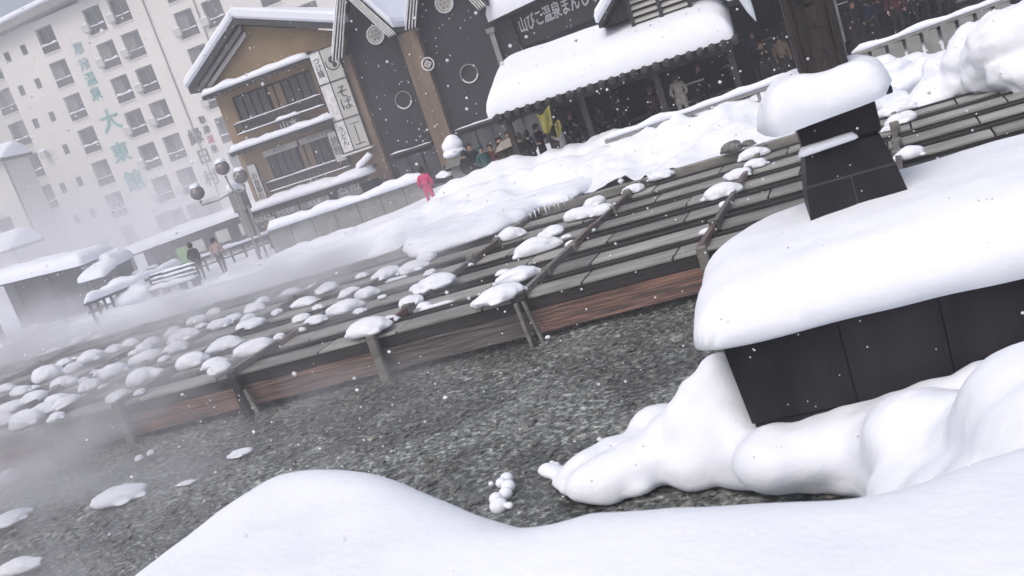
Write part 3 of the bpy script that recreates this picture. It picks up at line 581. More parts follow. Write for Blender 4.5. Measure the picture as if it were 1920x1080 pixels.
# two benches
for q, (px, py) in enumerate(((318, 533), (342, 528))):
    p = PZ(px, py, 1.0) if q == 0 else PZ(px, py, 1.0)
    t = thing('bench', ['slatted bench crusted with snow in front of the thin picket fence', 'second slatted bench just right of the other, half hidden by it'][q], 'bench', (p.x, p.y, .62))
    for j in range(4):
        MB().box(-.8, .8, -.02+j*.02, .05+j*.02, .35+j*.17, .42+j*.17).obj('slat', WDRK, t); snow_strip('slat_snow', (-.8, .01+j*.02, .42+j*.17), (.8, .01+j*.02, .42+j*.17), .12, .07, t, seed=30+j+q*7)
    for j in range(3): MB().box(-.8, .8, -.42+j*.13, -.32+j*.13, .36, .40).obj('seat_slat', WDRK, t)
    snow_strip('seat_snow', (-.8, -.25, .4), (.8, -.25, .4), .45, .15, t, seed=40+q)
    for sx in (-.7, .7): MB().box(sx-.04, sx+.04, -.4, .06, -.1, .4).obj('leg', DGRY, t)
# small snowy clutter along the street at left: drifts
dr = [(60, 620, .8, .5), (95, 612, .7, .4), (200, 600, .7, .35), (230, 590, .8, .35), (270, 570, 1.0, .5), (300, 560, .8, .4), (440, 520, .8, .3), (480, 505, 1., .35), (560, 470, 1.2, .55), (530, 485, 1.1, .5), (620, 452, 1.2, .5), (670, 436, 1.1, .45), (720, 420, 1.0, .5), (755, 405, .8, .4), (860, 350, .8, .5), (835, 365, .8, .45), (590, 458, 1., .45), (250, 540, .9, .4), (215, 520, .9, .5)]
B = []
for (px, py, r, rz) in dr:
    p = PY(px, py, 34); B.append((p.x, 34+random.uniform(-.6, .6), min(max(p.z-.3, .3), 1.3), r*1.3, r, rz))
o = blobs('street_drift', B, .1, 4, noise=.15); tag(o, 'uneven shovelled snow heaped along the far street above the basin wall', 'snow drift')
# ================================================================== BUILDINGS
def rects(pu, pl, y):
    a = PY(*pu, y); b = PY(*pl, y); return min(a.x, b.x), max(a.x, b.x), min(a.z, b.z), max(a.z, b.z)
def wall_open(name, m, parent, x0, x1, z0, z1, y, ops, dep=.4):
    xs = sorted({x0, x1, *[o[0] for o in ops], *[o[1] for o in ops]}); zs = sorted({z0, z1, *[o[2] for o in ops], *[o[3] for o in ops]}); mb = MB()
    for i in range(len(xs)-1):
        for j in range(len(zs)-1):
            cx = (xs[i]+xs[i+1])/2; cz = (zs[j]+zs[j+1])/2
            if cx < x0 or cx > x1 or cz < z0 or cz > z1: continue
            if any(o[0] < cx < o[1] and o[2] < cz < o[3] for o in ops): continue
            mb.add([(xs[i], y, zs[j]), (xs[i+1], y, zs[j]), (xs[i+1], y, zs[j+1]), (xs[i], y, zs[j+1])], [(0, 1, 2, 3)])
    for o in ops:
        a, b, c, d = o; mb.add([(a, y, c), (b, y, c), (b, y, d), (a, y, d), (a, y+dep, c), (b, y+dep, c), (b, y+dep, d), (a, y+dep, d)], [(0, 4, 5, 1), (1, 5, 6, 2), (2, 6, 7, 3), (3, 7, 4, 0)])
    me = bpy.data.meshes.new(name); me.from_pydata(mb.v, [], mb.f); me.materials.append(m); return link(name, me, parent)
# ---- hotel (white, seven storeys), facade at y=75
HY = 75.0
hotel = thing('hotel', 'tall white hotel with rows of recessed balcony windows and teal vertical lettering', 'hotel', (0, 0, 0))
big = []; zr = [2.18+3.035*k for k in range(8)]
for cxv in (-56.2, -51.05, -48.4, -42.95, -40.2, -35.0, -32.2, -27.0, -24.2):
    for k in range(1 if cxv > -57 else 0, 8):
        if cxv in (-56.2,) and k > 6: continue
        if cxv <= -48 and k > (7 if cxv > -52 else 6): continue
        big.append((cxv, zr[k]))
for k in range(2, 7): big.append((-63.2, zr[k]-.4))
sm = [(-60.75, zr[k]-.1) for k in range(7)]+[(-58.85, zr[k]-.05) for k in range(7)]
sm = [s for i, s in enumerate(sm) if i != 3]
ops = [(x-.88, x+.88, z-1.09, z+1.09) for x, z in big]+[(x-.3, x+.3, z-.45, z+.45) for x, z in sm]
ops.append((-53.0, -50.0, 1.3, 3.2)); ops.append((-49.6, -46.2, 1.3, 3.2)); ops.append((-57.0, -55.4, 1.2, 3.2))
wall_open('wall', WHT, hotel, -61.9, -18, -1, 22.2, HY, [o for o in ops if o[0] > -61.9 and o[3] < 27], .55)
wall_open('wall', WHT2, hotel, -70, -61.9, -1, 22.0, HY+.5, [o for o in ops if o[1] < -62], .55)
MB().box(-18.2, -18, HY, HY+14, -1, 26).obj('wall', WHT, hotel)
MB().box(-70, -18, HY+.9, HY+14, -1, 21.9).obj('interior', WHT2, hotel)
# dark eave line and snow on the roof
mb = MB(); mb.prism([(-71, 21.65), (-50, 22.55), (-18, 23.9), (-18, 24.4), (-50, 23.15), (-71, 22.25)], HY-1.1, HY+15); mb.obj('eave', MGRY, hotel)
mb = MB(); mb.prism([(-71, 22.27), (-50, 23.17), (-18, 24.42), (-18, 24.85), (-50, 23.6), (-71, 22.75)], HY-1.2, HY+15); mb.obj('roof_snow', SNOW, hotel, bevel=.12)
wm = None
fm = MB()
for a, b, c, d in ((-.78, .78, .90, .98), (-.78, -.72, -1.02, .9), (.72, .78, -1.02, .9), (-.03, .03, -.3, .9)): fm.box(a, b, .30, .36, c, d)
FRM = fm.mesh('window_frame', MGRY)
PNE = MB().box(-.72, .72, .38, .42, -.35, .9).mesh('pane', GLS); PNEC = MB().box(-.72, .10, .33, .35, -.35, .9).mesh('curtain', CURT); PNEC2 = MB().box(-.1, .72, .33, .35, -.35, .9).mesh('curtain', CURT)
BAL = MB().box(-.74, .74, -.04, .04, -1.0, -.42).mesh('balcony_panel', DGRY)
BSL = MB().box(-.78, .78, -.10, .3, -1.08, -1.0).mesh('sill', WHT)
def small_snow(n, w_, h_): o = snow_strip(n, (-w_/2, -.02, 0), (w_/2, -.02, 0), .16, h_, None, seed=77, n=10); me = o.data; bpy.data.objects.remove(o); return me
SNW = small_snow('ledge_snow', 1.5, .13)
ACU = MB().box(-.32, .32, -.38, -.02, -.3, .3).mesh('cooling_unit', LGRY, bevel=.03); ACS = LUMPS[3]
rw = random.Random(4)
for (x, z) in big:
    yy = HY if x > -61.9 else HY+.5
    wn = link('window', FRM, hotel, (x, yy, z)); wn.scale = (1.13, 1, 1.09)
    link('pane', PNE, wn)
    r_ = rw.random()
    if r_ < .4: link('curtain', PNEC, wn)
    elif r_ < .6: link('curtain', PNEC2, wn)
    link('balcony_panel', BAL, wn); link('sill', BSL, wn); o = link('ledge_snow', SNW, wn, (0, 0, -.42)); o.scale = (1, 1, rw.uniform(.6, 1.5))
    if x in (-51.05, -48.4, -42.95, -40.2) and rw.random() < .8:
        link('cooling_unit', ACU, wn, (-.82, 0, -.42)); o = link('unit_snow', ACS, wn, (-.82, -.2, -.13)); o.scale = (.36, .24, .16)
    if rw.random() < .35: o = link('snow_clod', LUMPS[5], wn, (rw.uniform(-.4, .4), -.06, -.72)); o.scale = (.13, .05, .13)
SP = MB().box(-.3, .3, .12, .16, -.45, .45).mesh('pane', GLS); SF = MB().box(-.3, .3, .04, .1, -.45, -.38).box(-.3, .3, .04, .1, .38, .45).box(-.3, -.24, .04, .1, -.38, .38).box(.24, .3, .04, .1, -.38, .38).mesh('window_frame', MGRY)
for x, z in sm: wn = link('small_window', SF, hotel, (x, HY, z)); link('pane', SP, wn)
for a, b in ((-53.0, -50.0), (-49.6, -46.2), (-57, -55.4)):
    n = 4 if b-a > 2 else 2; wn = link('lobby_window', MB().box(0, b-a, .2, .28, 1.75, 1.9).box(0, b-a, .2, .28, 0, .12).mesh('window_frame', MGRY), hotel, (a, HY, 1.3))
    for k in range(n): box('pane', CURT if k % 2 else GLS, wn, k*(b-a)/n+.04, (k+1)*(b-a)/n-.04, .32, .36, .1, 1.78)
# lettering
for st, (px, py), sz, m_ in (('草', (147, 93), 1.15, PTEAL), ('津', (158, 122), 1.15, PTEAL), ('温', (170, 149), 1.2, TEAL), ('泉', (180, 177), 1.2, TEAL), ('大', (207, 228), 2.1, TEAL), ('東', (227, 288), 1.9, TEAL), ('館', (253, 341), 2.0, TEAL),
      ('縁', (367, 258), 1.45, BLK), ('日', (383, 295), 1.45, BLK), ('村', (397, 335), 1.5, BLK), ('草', (379, 226), .72, BLK), ('津', (387, 244), .72, BLK), ('温', (395, 262), .72, REDP), ('泉', (402, 280), .72, BLK)):
    p = PY(px, py, HY-.06); text('letter', st, sz, m_, hotel, tuple(p), extr=.03, off=.012 if sz > 1.3 else .004)
# pipes on facade
for x in (-46.0, -41.55): box('downpipe', MGRY, hotel, x-.05, x+.05, HY-.12, HY-.02, 3, 22)
for px, py in ((85, 290), (75, 395), (90, 410)):
    p = PY(px, py, HY-.2); o = link('cooling_unit', ACU, hotel, tuple(p)); q = link('unit_snow', LUMPS[2], o, (0, -.2, .3)); q.scale = (.5, .3, .25)
# ---- pale blocks at far left in the mist
def house(label, x0, x1, y0, y1, z1, m_, snow=.5, wins=(), roofh=1.2, over=.5):
    t = thing('pale_building', label, 'building', (x0, y0, 0)); w_ = x1-x0; d_ = y1-y0
    wall_open('wall', m_, t, 0, w_, -1, z1, 0, [tuple(w) for w in wins], .25); MB().box(.01, w_-.01, .27, d_, -1, z1-.01).obj('rear_wall', m_, t)
    for a, b, c, d in wins: fo = box('window_frame', MGRY, t, a+.02, b-.02, .12, .16, d-.1, d-.02); box('pane', GLS, fo, a+.02, b-.02, .18, .22, c, d)
    mb = MB(); mb.add([(-over, -over, z1), (w_+over, -over, z1), (w_+over, d_, z1), (-over, d_, z1), (-over, -over, z1+.25), (w_+over, -over, z1+.25), (w_+over, d_/2, z1+roofh), (-over, d_/2, z1+roofh), (w_+over, d_, z1+.25), (-over, d_, z1+.25)],
      [(0, 1, 2, 3), (0, 1, 5, 4), (4, 5, 6, 7), (7, 6, 8, 9), (2, 3, 9, 8), (1, 2, 8, 6, 5), (0, 4, 7, 9, 3)]); mb.obj('roof', DGRY, t)
    o = snow_sheet('roof_snow', [(-over-.1, -over-.15), (w_+over+.1, -over-.15), (w_+over+.1, d_), (-over-.1, d_)], lambda X, Y: z1+.27+snow+(roofh-.25)*(1-np.abs(Y-d_/2)/(d_/2+over)), z1+.2, .4, snow*.8, .3, amp=.08, parent=t, curve=False); return t
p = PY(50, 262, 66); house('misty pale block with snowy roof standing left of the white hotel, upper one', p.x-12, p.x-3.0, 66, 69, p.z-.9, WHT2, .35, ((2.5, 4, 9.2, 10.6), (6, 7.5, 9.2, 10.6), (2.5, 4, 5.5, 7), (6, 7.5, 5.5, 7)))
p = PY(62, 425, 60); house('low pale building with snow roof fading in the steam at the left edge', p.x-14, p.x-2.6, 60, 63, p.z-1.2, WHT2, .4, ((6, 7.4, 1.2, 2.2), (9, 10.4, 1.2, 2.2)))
# ---- shelters at left edge
def canopy(name, label, pl_, pr_, y, depth, thick, snowh, m_=DGRY, legs=4, zg=.4, back=None, seed=1, R=.5, cat='shelter', tilt=.25):
    a = PY(*pl_, y); b = PY(*pr_, y); z = (a.z+b.z)/2; t = thing(name, label, cat, (a.x, y, 0)); w_ = b.x-a.x; sl = (b.z-a.z)/w_
    mb = MB(); mb.add([(0, 0, a.z), (w_, 0, b.z), (w_, depth, b.z+tilt*depth), (0, depth, a.z+tilt*depth), (0, 0, a.z+thick), (w_, 0, b.z+thick), (w_, depth, b.z+thick+tilt*depth), (0, depth, a.z+thick+tilt*depth)], [(3, 2, 1, 0), (4, 5, 6, 7), (0, 1, 5, 4), (1, 2, 6, 5), (2, 3, 7, 6), (3, 0, 4, 7)]); mb.obj('roof', m_, t)
    az = a.z
    snow_sheet('roof_snow', [(-.12, -.18), (w_+.12, -.18), (w_+.12, depth+.1), (-.12, depth+.1)], lambda X, Y: az+thick+snowh+sl*X+tilt*np.clip(Y, 0, depth), lambda X, Y: az+thick*.4+sl*X+tilt*max(Y, 0), R, snowh*.85, .12, amp=.10, nsc=1.3, parent=t, curve=False, jag=.05)
    for i in range(legs):
        x = w_*(i+.3)/(legs-.4); MB().box(x-.08, x+.08, .2, .36, zg-.2, az+sl*x).obj('post', m_, t)
    if back: MB().box(.1, w_-.1, depth-.2, depth-.1, zg-.2, z+tilt*depth*.9).obj('back_wall', back, t)
    return t
t = canopy('shelter', 'dark open shelter with thick rounded snow roof at the far left', (-60, 552), (156, 500), 35, 2.2, .2, .42, legs=4, back=CHAR, R=.6, tilt=.02)
t = canopy('stall_roof', 'small snow topped stall roof just right of the far left shelter', (146, 507), (213, 502), 36, 1.5, .15, .45, legs=2, back=CHAR, R=.4, tilt=.05)
t = canopy('stall_roof', 'narrow lower snow topped ledge roof under the small stall roof', (152, 532), (195, 520), 34.6, 1.2, .12, .28, legs=2, R=.3)
t = canopy('long_canopy', 'long dark canopy with snow on top at the foot of the white hotel', (228, 488), (492, 392), 44, 2.0, .2, .35, legs=7, zg=0, back=DGRY, cat='canopy', R=.3, tilt=.05)
for q, (pu, pw_, ph_) in enumerate((((418, 443), 34, 26), ((372, 462), 32, 24), ((462, 428), 26, 24))):
    p = PY(*pu, 43.7); o = box('panel', LGRY, None, p.x-.38, p.x+.38, 43.7, 43.78, p.z-.3, p.z+.32); tag(o, ['pale notice board under the long canopy, middle of three', 'pale notice board under the long canopy, leftmost of three', 'pale notice board under the long canopy, rightmost, beside the lamp post'][q], 'board')
p = PY(347, 481, 36.5); t = thing('green_board', 'pale green upright board beside the person in dark clothes at left', 'board', (p.x, 36.5, p.z)); box('panel', GRNB, t, -.32, .32, -.03, .03, -.42, .42); box('frame', MGRY, t, -.36, -.325, -.04, .04, -.9, .46); box('frame', MGRY, t, .325, .36, -.04, .04, -.9, .46)
for q, (px, py, wd) in enumerate(((258, 508, 44), (290, 512, 26), (322, 487, 34), (225, 497, 26), (285, 498, 38))):
    p = PY(px, py, 37+q*.4); W = wd/FPX*42; o = link('bush_snow', LUMPS[(q+2) % 9], None, (p.x, 37+q*.4, p.z-.15)); o.scale = (W/2, W/3, W*.22); tag(o, ['snow covered shrub right of the small stall roof', 'little snow pad beside the thin fence top', 'snow pillow above the picket fence', 'snow pad hanging off the stall roof end', 'oval snow cap behind the picket fence'][q], 'snow')
    me = LUMPS[4].copy(); me.name = 'shrub'; me.materials.clear(); me.materials.append(CHAR); s_ = link('shrub', me, None, (p.x, 37.05+q*.4, p.z-.55)); s_.scale = (W*.42, W/3, .5); tag(s_, ['dark shrub right of the small stall roof, under a snow cap', 'dark low shrub beside the thin fence top', 'dark shrub above the picket fence', 'dark clump under the stall roof end', 'dark shrub behind the picket fence'][q], 'shrub')
# ---- ochre inn, front wall at y=42
OY = 42.0
inn = thing('ochre_inn', 'two storey ochre plastered inn with gabled snow roof and dark balcony windows', 'inn', (0, 0, 0))
w2 = rects((436, 172), (597, 152), OY); w2 = (-23.25, -18.95, 6.15, 7.75); w1 = (-22.65, -18.75, 3.25, 4.75)
def XZ(px, py, y=OY): p = PY(px, py, y); return (p.x, p.z)
mb = MB()
wall_open('wall', OCH, inn, -24.05, -16.75, -.5, 8.75, OY, [w2, w1], .35)
MB().prism([(-24.05, 8.75), (-16.75, 8.75), (-21.3, 10.55)], OY, OY+.3).obj('gable_wall', OCH, inn)
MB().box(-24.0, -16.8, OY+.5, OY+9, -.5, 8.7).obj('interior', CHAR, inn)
def slab(name, m_, parent, a, b, t, y0, y1, bev=0):
    return MB().prism([a, b, (b[0], b[1]+t), (a[0], a[1]+t)], y0, y1).obj(name, m_, parent, bevel=bev)
ap = (-21.25, 10.62); le = (-24.75, 8.45); re_ = (-16.3, 8.72)
slab('roof', DGRY, inn, le, ap, .28, OY-.8, OY+9); slab('roof', DGRY, inn, ap, re_, .28, OY-.8, OY+9)
slab('barge_board', MGRY, inn, (le[0]+.35, le[1]+.0), (ap[0], ap[1]-.28), .2, OY-.55, OY-.45)
slab('barge_board', LGRY, inn, (le[0]+.7, le[1]-.05), (ap[0], ap[1]-.55), .2, OY-.3, OY-.2)
slab('roof_snow', SNOW, inn, (le[0]-.1, le[1]+.26), (ap[0], ap[1]+.29), .42, OY-.95, OY+9, .1); slab('roof_snow', SNOW, inn, (ap[0]-.02, ap[1]+.29), (re_[0], re_[1]+.29), .5, OY-.95, OY+9, .1)
def awning(parent, x0, x1, z, y, out, m_=DGRY, sn=.2, seed=1):
    mb = MB(); mb.add([(x0, y-out, z), (x1, y-out, z), (x1, y, z+.35), (x0, y, z+.35), (x0, y-out, z+.12), (x1, y-out, z+.12), (x1, y, z+.5), (x0, y, z+.5)], [(3, 2, 1, 0), (4, 5, 6, 7), (0, 1, 5, 4), (1, 2, 6, 5), (2, 3, 7, 6), (3, 0, 4, 7)]); aw = mb.obj('awning', m_, parent)
    for k in range(int((x1-x0)/.3)): MB().box(x0+k*.3+.05, x0+k*.3+.2, y-out-.03, y-out+.1, z-.05, z+.08).obj('eave_tile', m_, aw)
    snow_strip('awning_snow', (x0-.1, y-out*.55, z+.16), (x1+.1, y-out*.55, z+.16), out*1.15, sn+.12, aw, seed=seed, lump=.2)
awning(inn, -24.2, -18.6, 8.0, OY, .9, seed=51); awning(inn, -23.9, -18.45, 5.15, OY, .9, seed=52)
for (a, b, c, d), nm in ((w2, 0), (w1, 1)):
    n = 5; fo = MB().box(a, b, OY+.08, OY+.16, d-.1, d).box(a, b, OY+.08, OY+.16, c, c+.08).obj('window', WDRK, inn)
    for k in range(n):
        xa = a+(b-a)*k/n; xb = a+(b-a)*(k+1)/n
        mm = OCH if k == (2 if nm == 0 else 2) else GLS
        if mm is OCH: xa += .1
        box('pane' if mm is GLS else 'shutter_panel', mm, fo, xa+.03, xb-.03, OY+.18, OY+.22, c+.08, d-.1)
    for k in range(2*n): box('mullion', WDRK, fo, a+(b-a)*k/(2*n)-.02, a+(b-a)*k/(2*n)+.02, OY+.1, OY+.17, c+.08, d-.1)
# balcony railings
def balc(x0, x1, z0, z1, y, seed):
    t_ = MB().box(x0, x1, y-.04, y, z1-.07, z1).box(x0, x1, y-.04, y, z0, z0+.07).obj('balcony', DGRY, inn)
    n = int((x1-x0)/.16)
    for k in range(n): box('slat', WDRK, t_, x0+k*(x1-x0)/n+.02, x0+(k+1)*(x1-x0)/n-.02, y-.03, y-.01, z0+.07, z1-.07)
    snow_strip('rail_snow', (x0, y-.02, z1), (x1, y-.02, z1), .09, .05, t_, seed=seed); snow_strip('rail_snow', (x0, y-.05, z0+.05), (x1, y-.05, z0+.05), .12, .06, t_, seed=seed+1)
balc(-23.45, -18.7, 5.95, 6.5, OY-.35, 60); balc(-22.95, -18.5, 2.95, 3.45, OY-.35, 63)
# lintel boards, signs
for (a, b) in ((-22.7, -20.85), (-20.7, -18.9)):
    o = box('lintel_board', LGRY, inn, a, b, OY-.1, OY-.04, 4.62, 4.9); text('lettering', '御 宿 泊' if a < -21 else '天 然 温 泉', .2, MGRY, inn, ((a+b)/2, OY-.13, 4.76), extr=.004)
def sign(label, st, x0, x1, z0, z1, y, bm_, tm, size, cat='sign', vert=True, parent=None, fr_=True, line=.95):
    t_ = thing('sign', label, cat, ((x0+x1)/2, y, (z0+z1)/2)) if parent is None else link('sign_panel', None, parent, ((x0+x1)/2, y, (z0+z1)/2))
    w_ = (x1-x0)/2; h_ = (z1-z0)/2; box('board', bm_, t_, -w_, w_, -.04, .04, -h_, h_)
    if fr_:
        for q in ((-w_-.03, -w_, -h_, h_), (w_, w_+.03, -h_, h_), (-w_-.03, w_+.03, h_, h_+.04), (-w_-.03, w_+.03, -h_-.04, -h_)): box('frame', DGRY, t_, q[0], q[1], -.05, .05, q[2], q[3])
    if st: text('lettering', st, size, tm, t_, (0, -.05, 0), extr=.006, vert=vert, line=line)
    return t_
p = XZ(626, 257, OY-.5); sign('white vertical sign with black characters at the right end of the lower balcony', '旅館', p[0]-.26, p[0]+.26, 3.35, 4.75, OY-.5, LGRY, BLK, .46)
p = XZ(470, 310, OY-.6); sign('narrow white vertical sign at the left corner of the ochre inn', 'お食事処', p[0]-.22, p[0]+.22, 2.35, 4.5, OY-.6, LGRY, BLK, .36)
p = XZ(535, 212, OY-.6); t_ = sign('dark sign with pale characters and snow on top hanging on the inn balcony', '山水', p[0]-.65, p[0]+.65, 5.35, 5.95, OY-.6, BLK, LGRY, .5, vert=False); snow_strip('sign_snow', (-.68, 0, .33), (.68, 0, .33), .22, .14, t_, seed=70)
st_ = [(-18.5, -17.98, 6.85, 8.3, 'つけ麺', .34), (-17.94, -17.15, 6.85, 8.3, '', 0), (-18.5, -17.98, 5.12, 6.8, '', 0), (-17.94, -17.15, 5.12, 6.8, 'そば', .62), (-18.5, -17.98, 3.65, 5.08, 'うどん', .34), (-17.94, -17.15, 3.65, 5.08, '', 0)]
tall = thing('tall_sign', 'tall sign of six pale panels at the corner of the ochre inn', 'sign', (0, OY-.55, 0))
for a, b, c, d, s_, sz in st_:
    pn = box('panel', LGRY if a > -18 else WPT, tall, a, b, -.05, .05, c, d)
    if s_: text('lettering', s_, sz, BLK, pn, ((a+b)/2, -.06, (c+d)/2), extr=.005, vert=True, line=.9)
for q in (-18.54, -17.96, -17.13): box('frame', DGRY, tall, q-.02, q+.02, -.07, .07, 3.6, 8.35)
for q in (3.62, 5.1, 6.83, 8.33): box('frame', DGRY, tall, -18.58, -17.1, -.08, .08, q-.025, q+.025)
mb = MB()  # brush drawing of a leaf-like oval on the upper right panel
mb.ring(-17.5, -.062, 7.65, .33, .38, .01, n=20, a0=math.pi*.9, a1=math.pi*2.2); mb.disc(-17.52, -.064, 7.75, .16, .012, 9); mb.disc(-17.45, -.064, 7.5, .12, .012, 8); mb.obj('painted_mark', BLK, tall)
mb = MB().box(-17.8, -17.3, -.064, -.052, 4.78, 4.81).box(-17.58, -17.54, -.064, -.052, 3.85, 4.7).box(-17.8, -17.3, -.064, -.052, 3.82, 3.86); mb.obj('painted_mark', DGRY, tall)
box('base_ledge', WPT, tall, -18.6, -17.0, -.25, .12, 3.5, 3.58)
# street awning of the inn
awning(inn, -24.0, -17.2, 2.28, OY-.5, 1.6, sn=.28, seed=81)
snow_strip('awning_end_snow', (-17.9, OY-1.4, 2.65), (-16.9, OY-1.4, 3.15), .5, .3, inn, seed=83, lump=.1)
for q, (a, b, s_) in enumerate(((-23.9, -22.4, '温泉まんじゅう'), (-22.3, -20.9, '手打そば'), (-20.8, -19.3, 'お土産'))):
    sign(['grey strip sign under the street awning, leftmost of three', 'grey strip sign under the street awning, middle of three', 'grey strip sign under the street awning, rightmost of three'][q], s_, a, b, 1.85, 2.15, OY-2.0, MGRY, WPT, .24, vert=False)
sign('large pale lettered board at the right end of the street awning', '名物', -18.9, -17.7, 1.75, 2.6, OY-1.9, MGRY, WPT, .58, vert=False)
p = XZ(508, 405, OY-2.4); sign('small white upright shop banner left of the inn entrance', 'そば', p[0]-.2, p[0]+.2, 1.0, 2.0, OY-2.4, LGRY, BLK, .34)
MB().box(-23.8, -17.0, OY+.0-.04, OY-.01, -.5, 2.1).obj('shopfront', CHAR, inn)
# ---- charcoal twin gable building
GY = 41.6
tg = thing('twin_gable_building', 'charcoal building with two steep gables, white striped barge boards and round crests', 'building', (0, 0, 0))
wall_open('wall', CHAR, tg, -17.2, -9.2, -.5, 7.6, GY+.3, [], .1)
MB().box(-17.15, -9.25, GY+.35, GY+10, -.5, 7.5).obj('wall', CHAR, tg)
for (xa, xm, xb, za, zm, zb) in ((-17.15, -15.75, -14.2, 7.75, 10.2, 7.9), (-13.45, -11.85, -10.0, 7.9, 10.9, 7.7)):
    MB().prism([(xa+.1, 7.59), (xb-.05, 7.59), (xb-.05, zb), (xm, zm-.1), (xa+.1, za)], GY+.32, GY+.5).obj('gable_wall', CHAR, tg)
    for q in range(4):
        o_ = q*.15; mm = WPT if q % 2 == 0 else WPT
        for (P0, P1, s) in (((xa-.12+o_*.85, za-.15), (xm, zm+.35-o_*1.3), 1), ((xm, zm+.35-o_*1.3), (xb+.12-o_*.85, zb-.15), -1)):
            slab('barge_board', mm, tg, P0, P1, .11, GY-.75+q*.07, GY-.68+q*.07)
    slab('roof', BLK, tg, (xa-.1, za-.08), (xm, zm+.46), .12, GY-.65, GY+9); slab('roof', BLK, tg, (xm, zm+.46), (xb+.1, zb-.08), .12, GY-.65, GY+9)
    slab('roof_snow', SNOW, tg, (xa-.1, za+.05), (xm, zm+.6), .25, GY-.6, GY+9, .05); slab('roof_snow', SNOW, tg, (xm, zm+.6), (xb+.12, zb+.1), .45, GY-.72, GY+9, .1)
box('pillar', OCH2, tg, -14.25, -13.35, GY-.1, GY+.3, -.5, 7.75); box('pillar', OCH2, tg, -17.25, -16.75, GY-.05, GY+.3, -.5, 7.7)
def crest(px, py, r, kind):
    x, z = XZ(px, py, GY-.15)
    if kind == 'disc':
        c = MB().ring(x, GY+.2, z, r*.86, r, .06).obj('crest', WPT, tg); MB().disc(x, GY+.24, z, r*.8, .05).obj('crest_disc', LGRY, c)
        mb = MB()
        for k in range(6): a = k*math.pi/3; mb.disc(x+r*.45*math.cos(a), GY+.225, z+r*.45*math.sin(a), r*.19, .02, 10)
        mb.disc(x, GY+.225, z, r*.2, .02, 10); mb.obj('crest_petals', MGRY, c)
    elif kind == 'ring':
        c = MB().ring(x, GY+.2, z, r*.86, r, .05, a0=math.pi*1.12, a1=math.pi*1.9).obj('crest', WPT, tg); MB().ring(x, GY+.21, z, r*.9, r, .04, a0=-.1*math.pi, a1=1.12*math.pi).obj('crest_rim', MGRY, c)
    else:
        c = MB().ring(x, GY-.16, z, r*.82, r, .05).obj('crest', WPT, tg)
        MB().prism([(x-r*.62, z), (x, z+r*.62), (x+r*.62, z), (x, z-r*.62)], GY-.15, GY-.11).obj('crest_diamond', WPT, c)
        mb = MB()
        for a, b in ((-1, 0), (1, 0), (0, 1), (0, -1)): mb.disc(x+a*r*.3, GY-.17, z+b*r*.3, r*.11, .02, 10)
        mb.disc(x, GY-.17, z, r*.13, .02, 8); mb.obj('crest_dots', OCH2, c)
crest(698, 66, .42, 'disc'); crest(828, 6, .42, 'disc'); crest(751, 189, .40, 'ring'); crest(875, 139, .42, 'ring'); crest(802, 120, .30, 'diamond')
for (a, b, z) in ((-16.5, -14.4, 2.9), (-13.2, -9.2, 3.05)): e_ = box('ledge', DGRY, tg, a, b, GY+.0, GY+.3, z-.1, z); snow_strip('ledge_snow', (a, GY+.1, z), (b, GY+.1, z), .2, .05, e_, seed=int(a*-3), lump=.6)
x, z = XZ(922, 62); box('downpipe', MGRY, tg, x, x+.22, GY-.1, GY+.1, 4.5, z); box('downpipe', MGRY, tg, x-.08, x+.3, GY-.2, GY+.1, z, z+.2)
for k in range(3): box('lattice_window', GLS, tg, -16.4+k*.7, -15.8+k*.7, GY+.22, GY+.28, .6, 2.6)
for k in range(5): box('lattice_window', GLS, tg, -13.0+k*.75, -12.35+k*.75, GY+.22, GY+.28, .6, 2.8)
# ---- shop with angled black sign board and its snow ledge
dr = Vector((-math.sin(math.radians(42.9)), math.cos(math.radians(42.9)), 0)); p0 = PY(1130, 20, 37.5)
pa = PV(956, 52, p0, dr); L = (pa.xy-p0.xy).length; rz = math.atan2(-dr.y, -dr.x)
shop = thing('manju_shop', 'black shop front with a white lettered sign board behind the big snow roof', 'shop', (p0.x, p0.y, 0), rz)
z0 = PV(1130, 20, p0, dr).z; 
box('wall', CHAR, shop, -L, 4, .1, 5, -.5, z0+2.2)
sb = box('sign_board', BLK, shop, -L, .0, -.12, .06, z0-.15, z0+1.25)
text('lettering', '山びこ温泉まんじゅう', .70, WPT, sb, (-L+1.0, -.14, z0+.66), extr=.01, off=.01, align='LEFT')
o = snow_sheet('roof_snow', [(-L-.2, -1.0), (.6, -1.0), (.6, 5), (-L-.2, 5)], lambda X, Y: z0+2.35+.15*np.clip(Y, 0, 5), z0+1.3, .6, .7, .15, amp=.06, parent=shop, curve=False)
box('roof', DGRY, shop, -L-.1, .5, -.9, 5, z0+1.26, z0+1.34)
t_ = MB().prism([(-L+.05, z0-.62), (-L+.75, z0-.42), (-L+.55, z0+.1), (-L+.42, z0-.05), (-L+.3, z0+.16), (-L+.12, z0-.1)], -.16, -.1).obj('white_banner', WPT, shop)
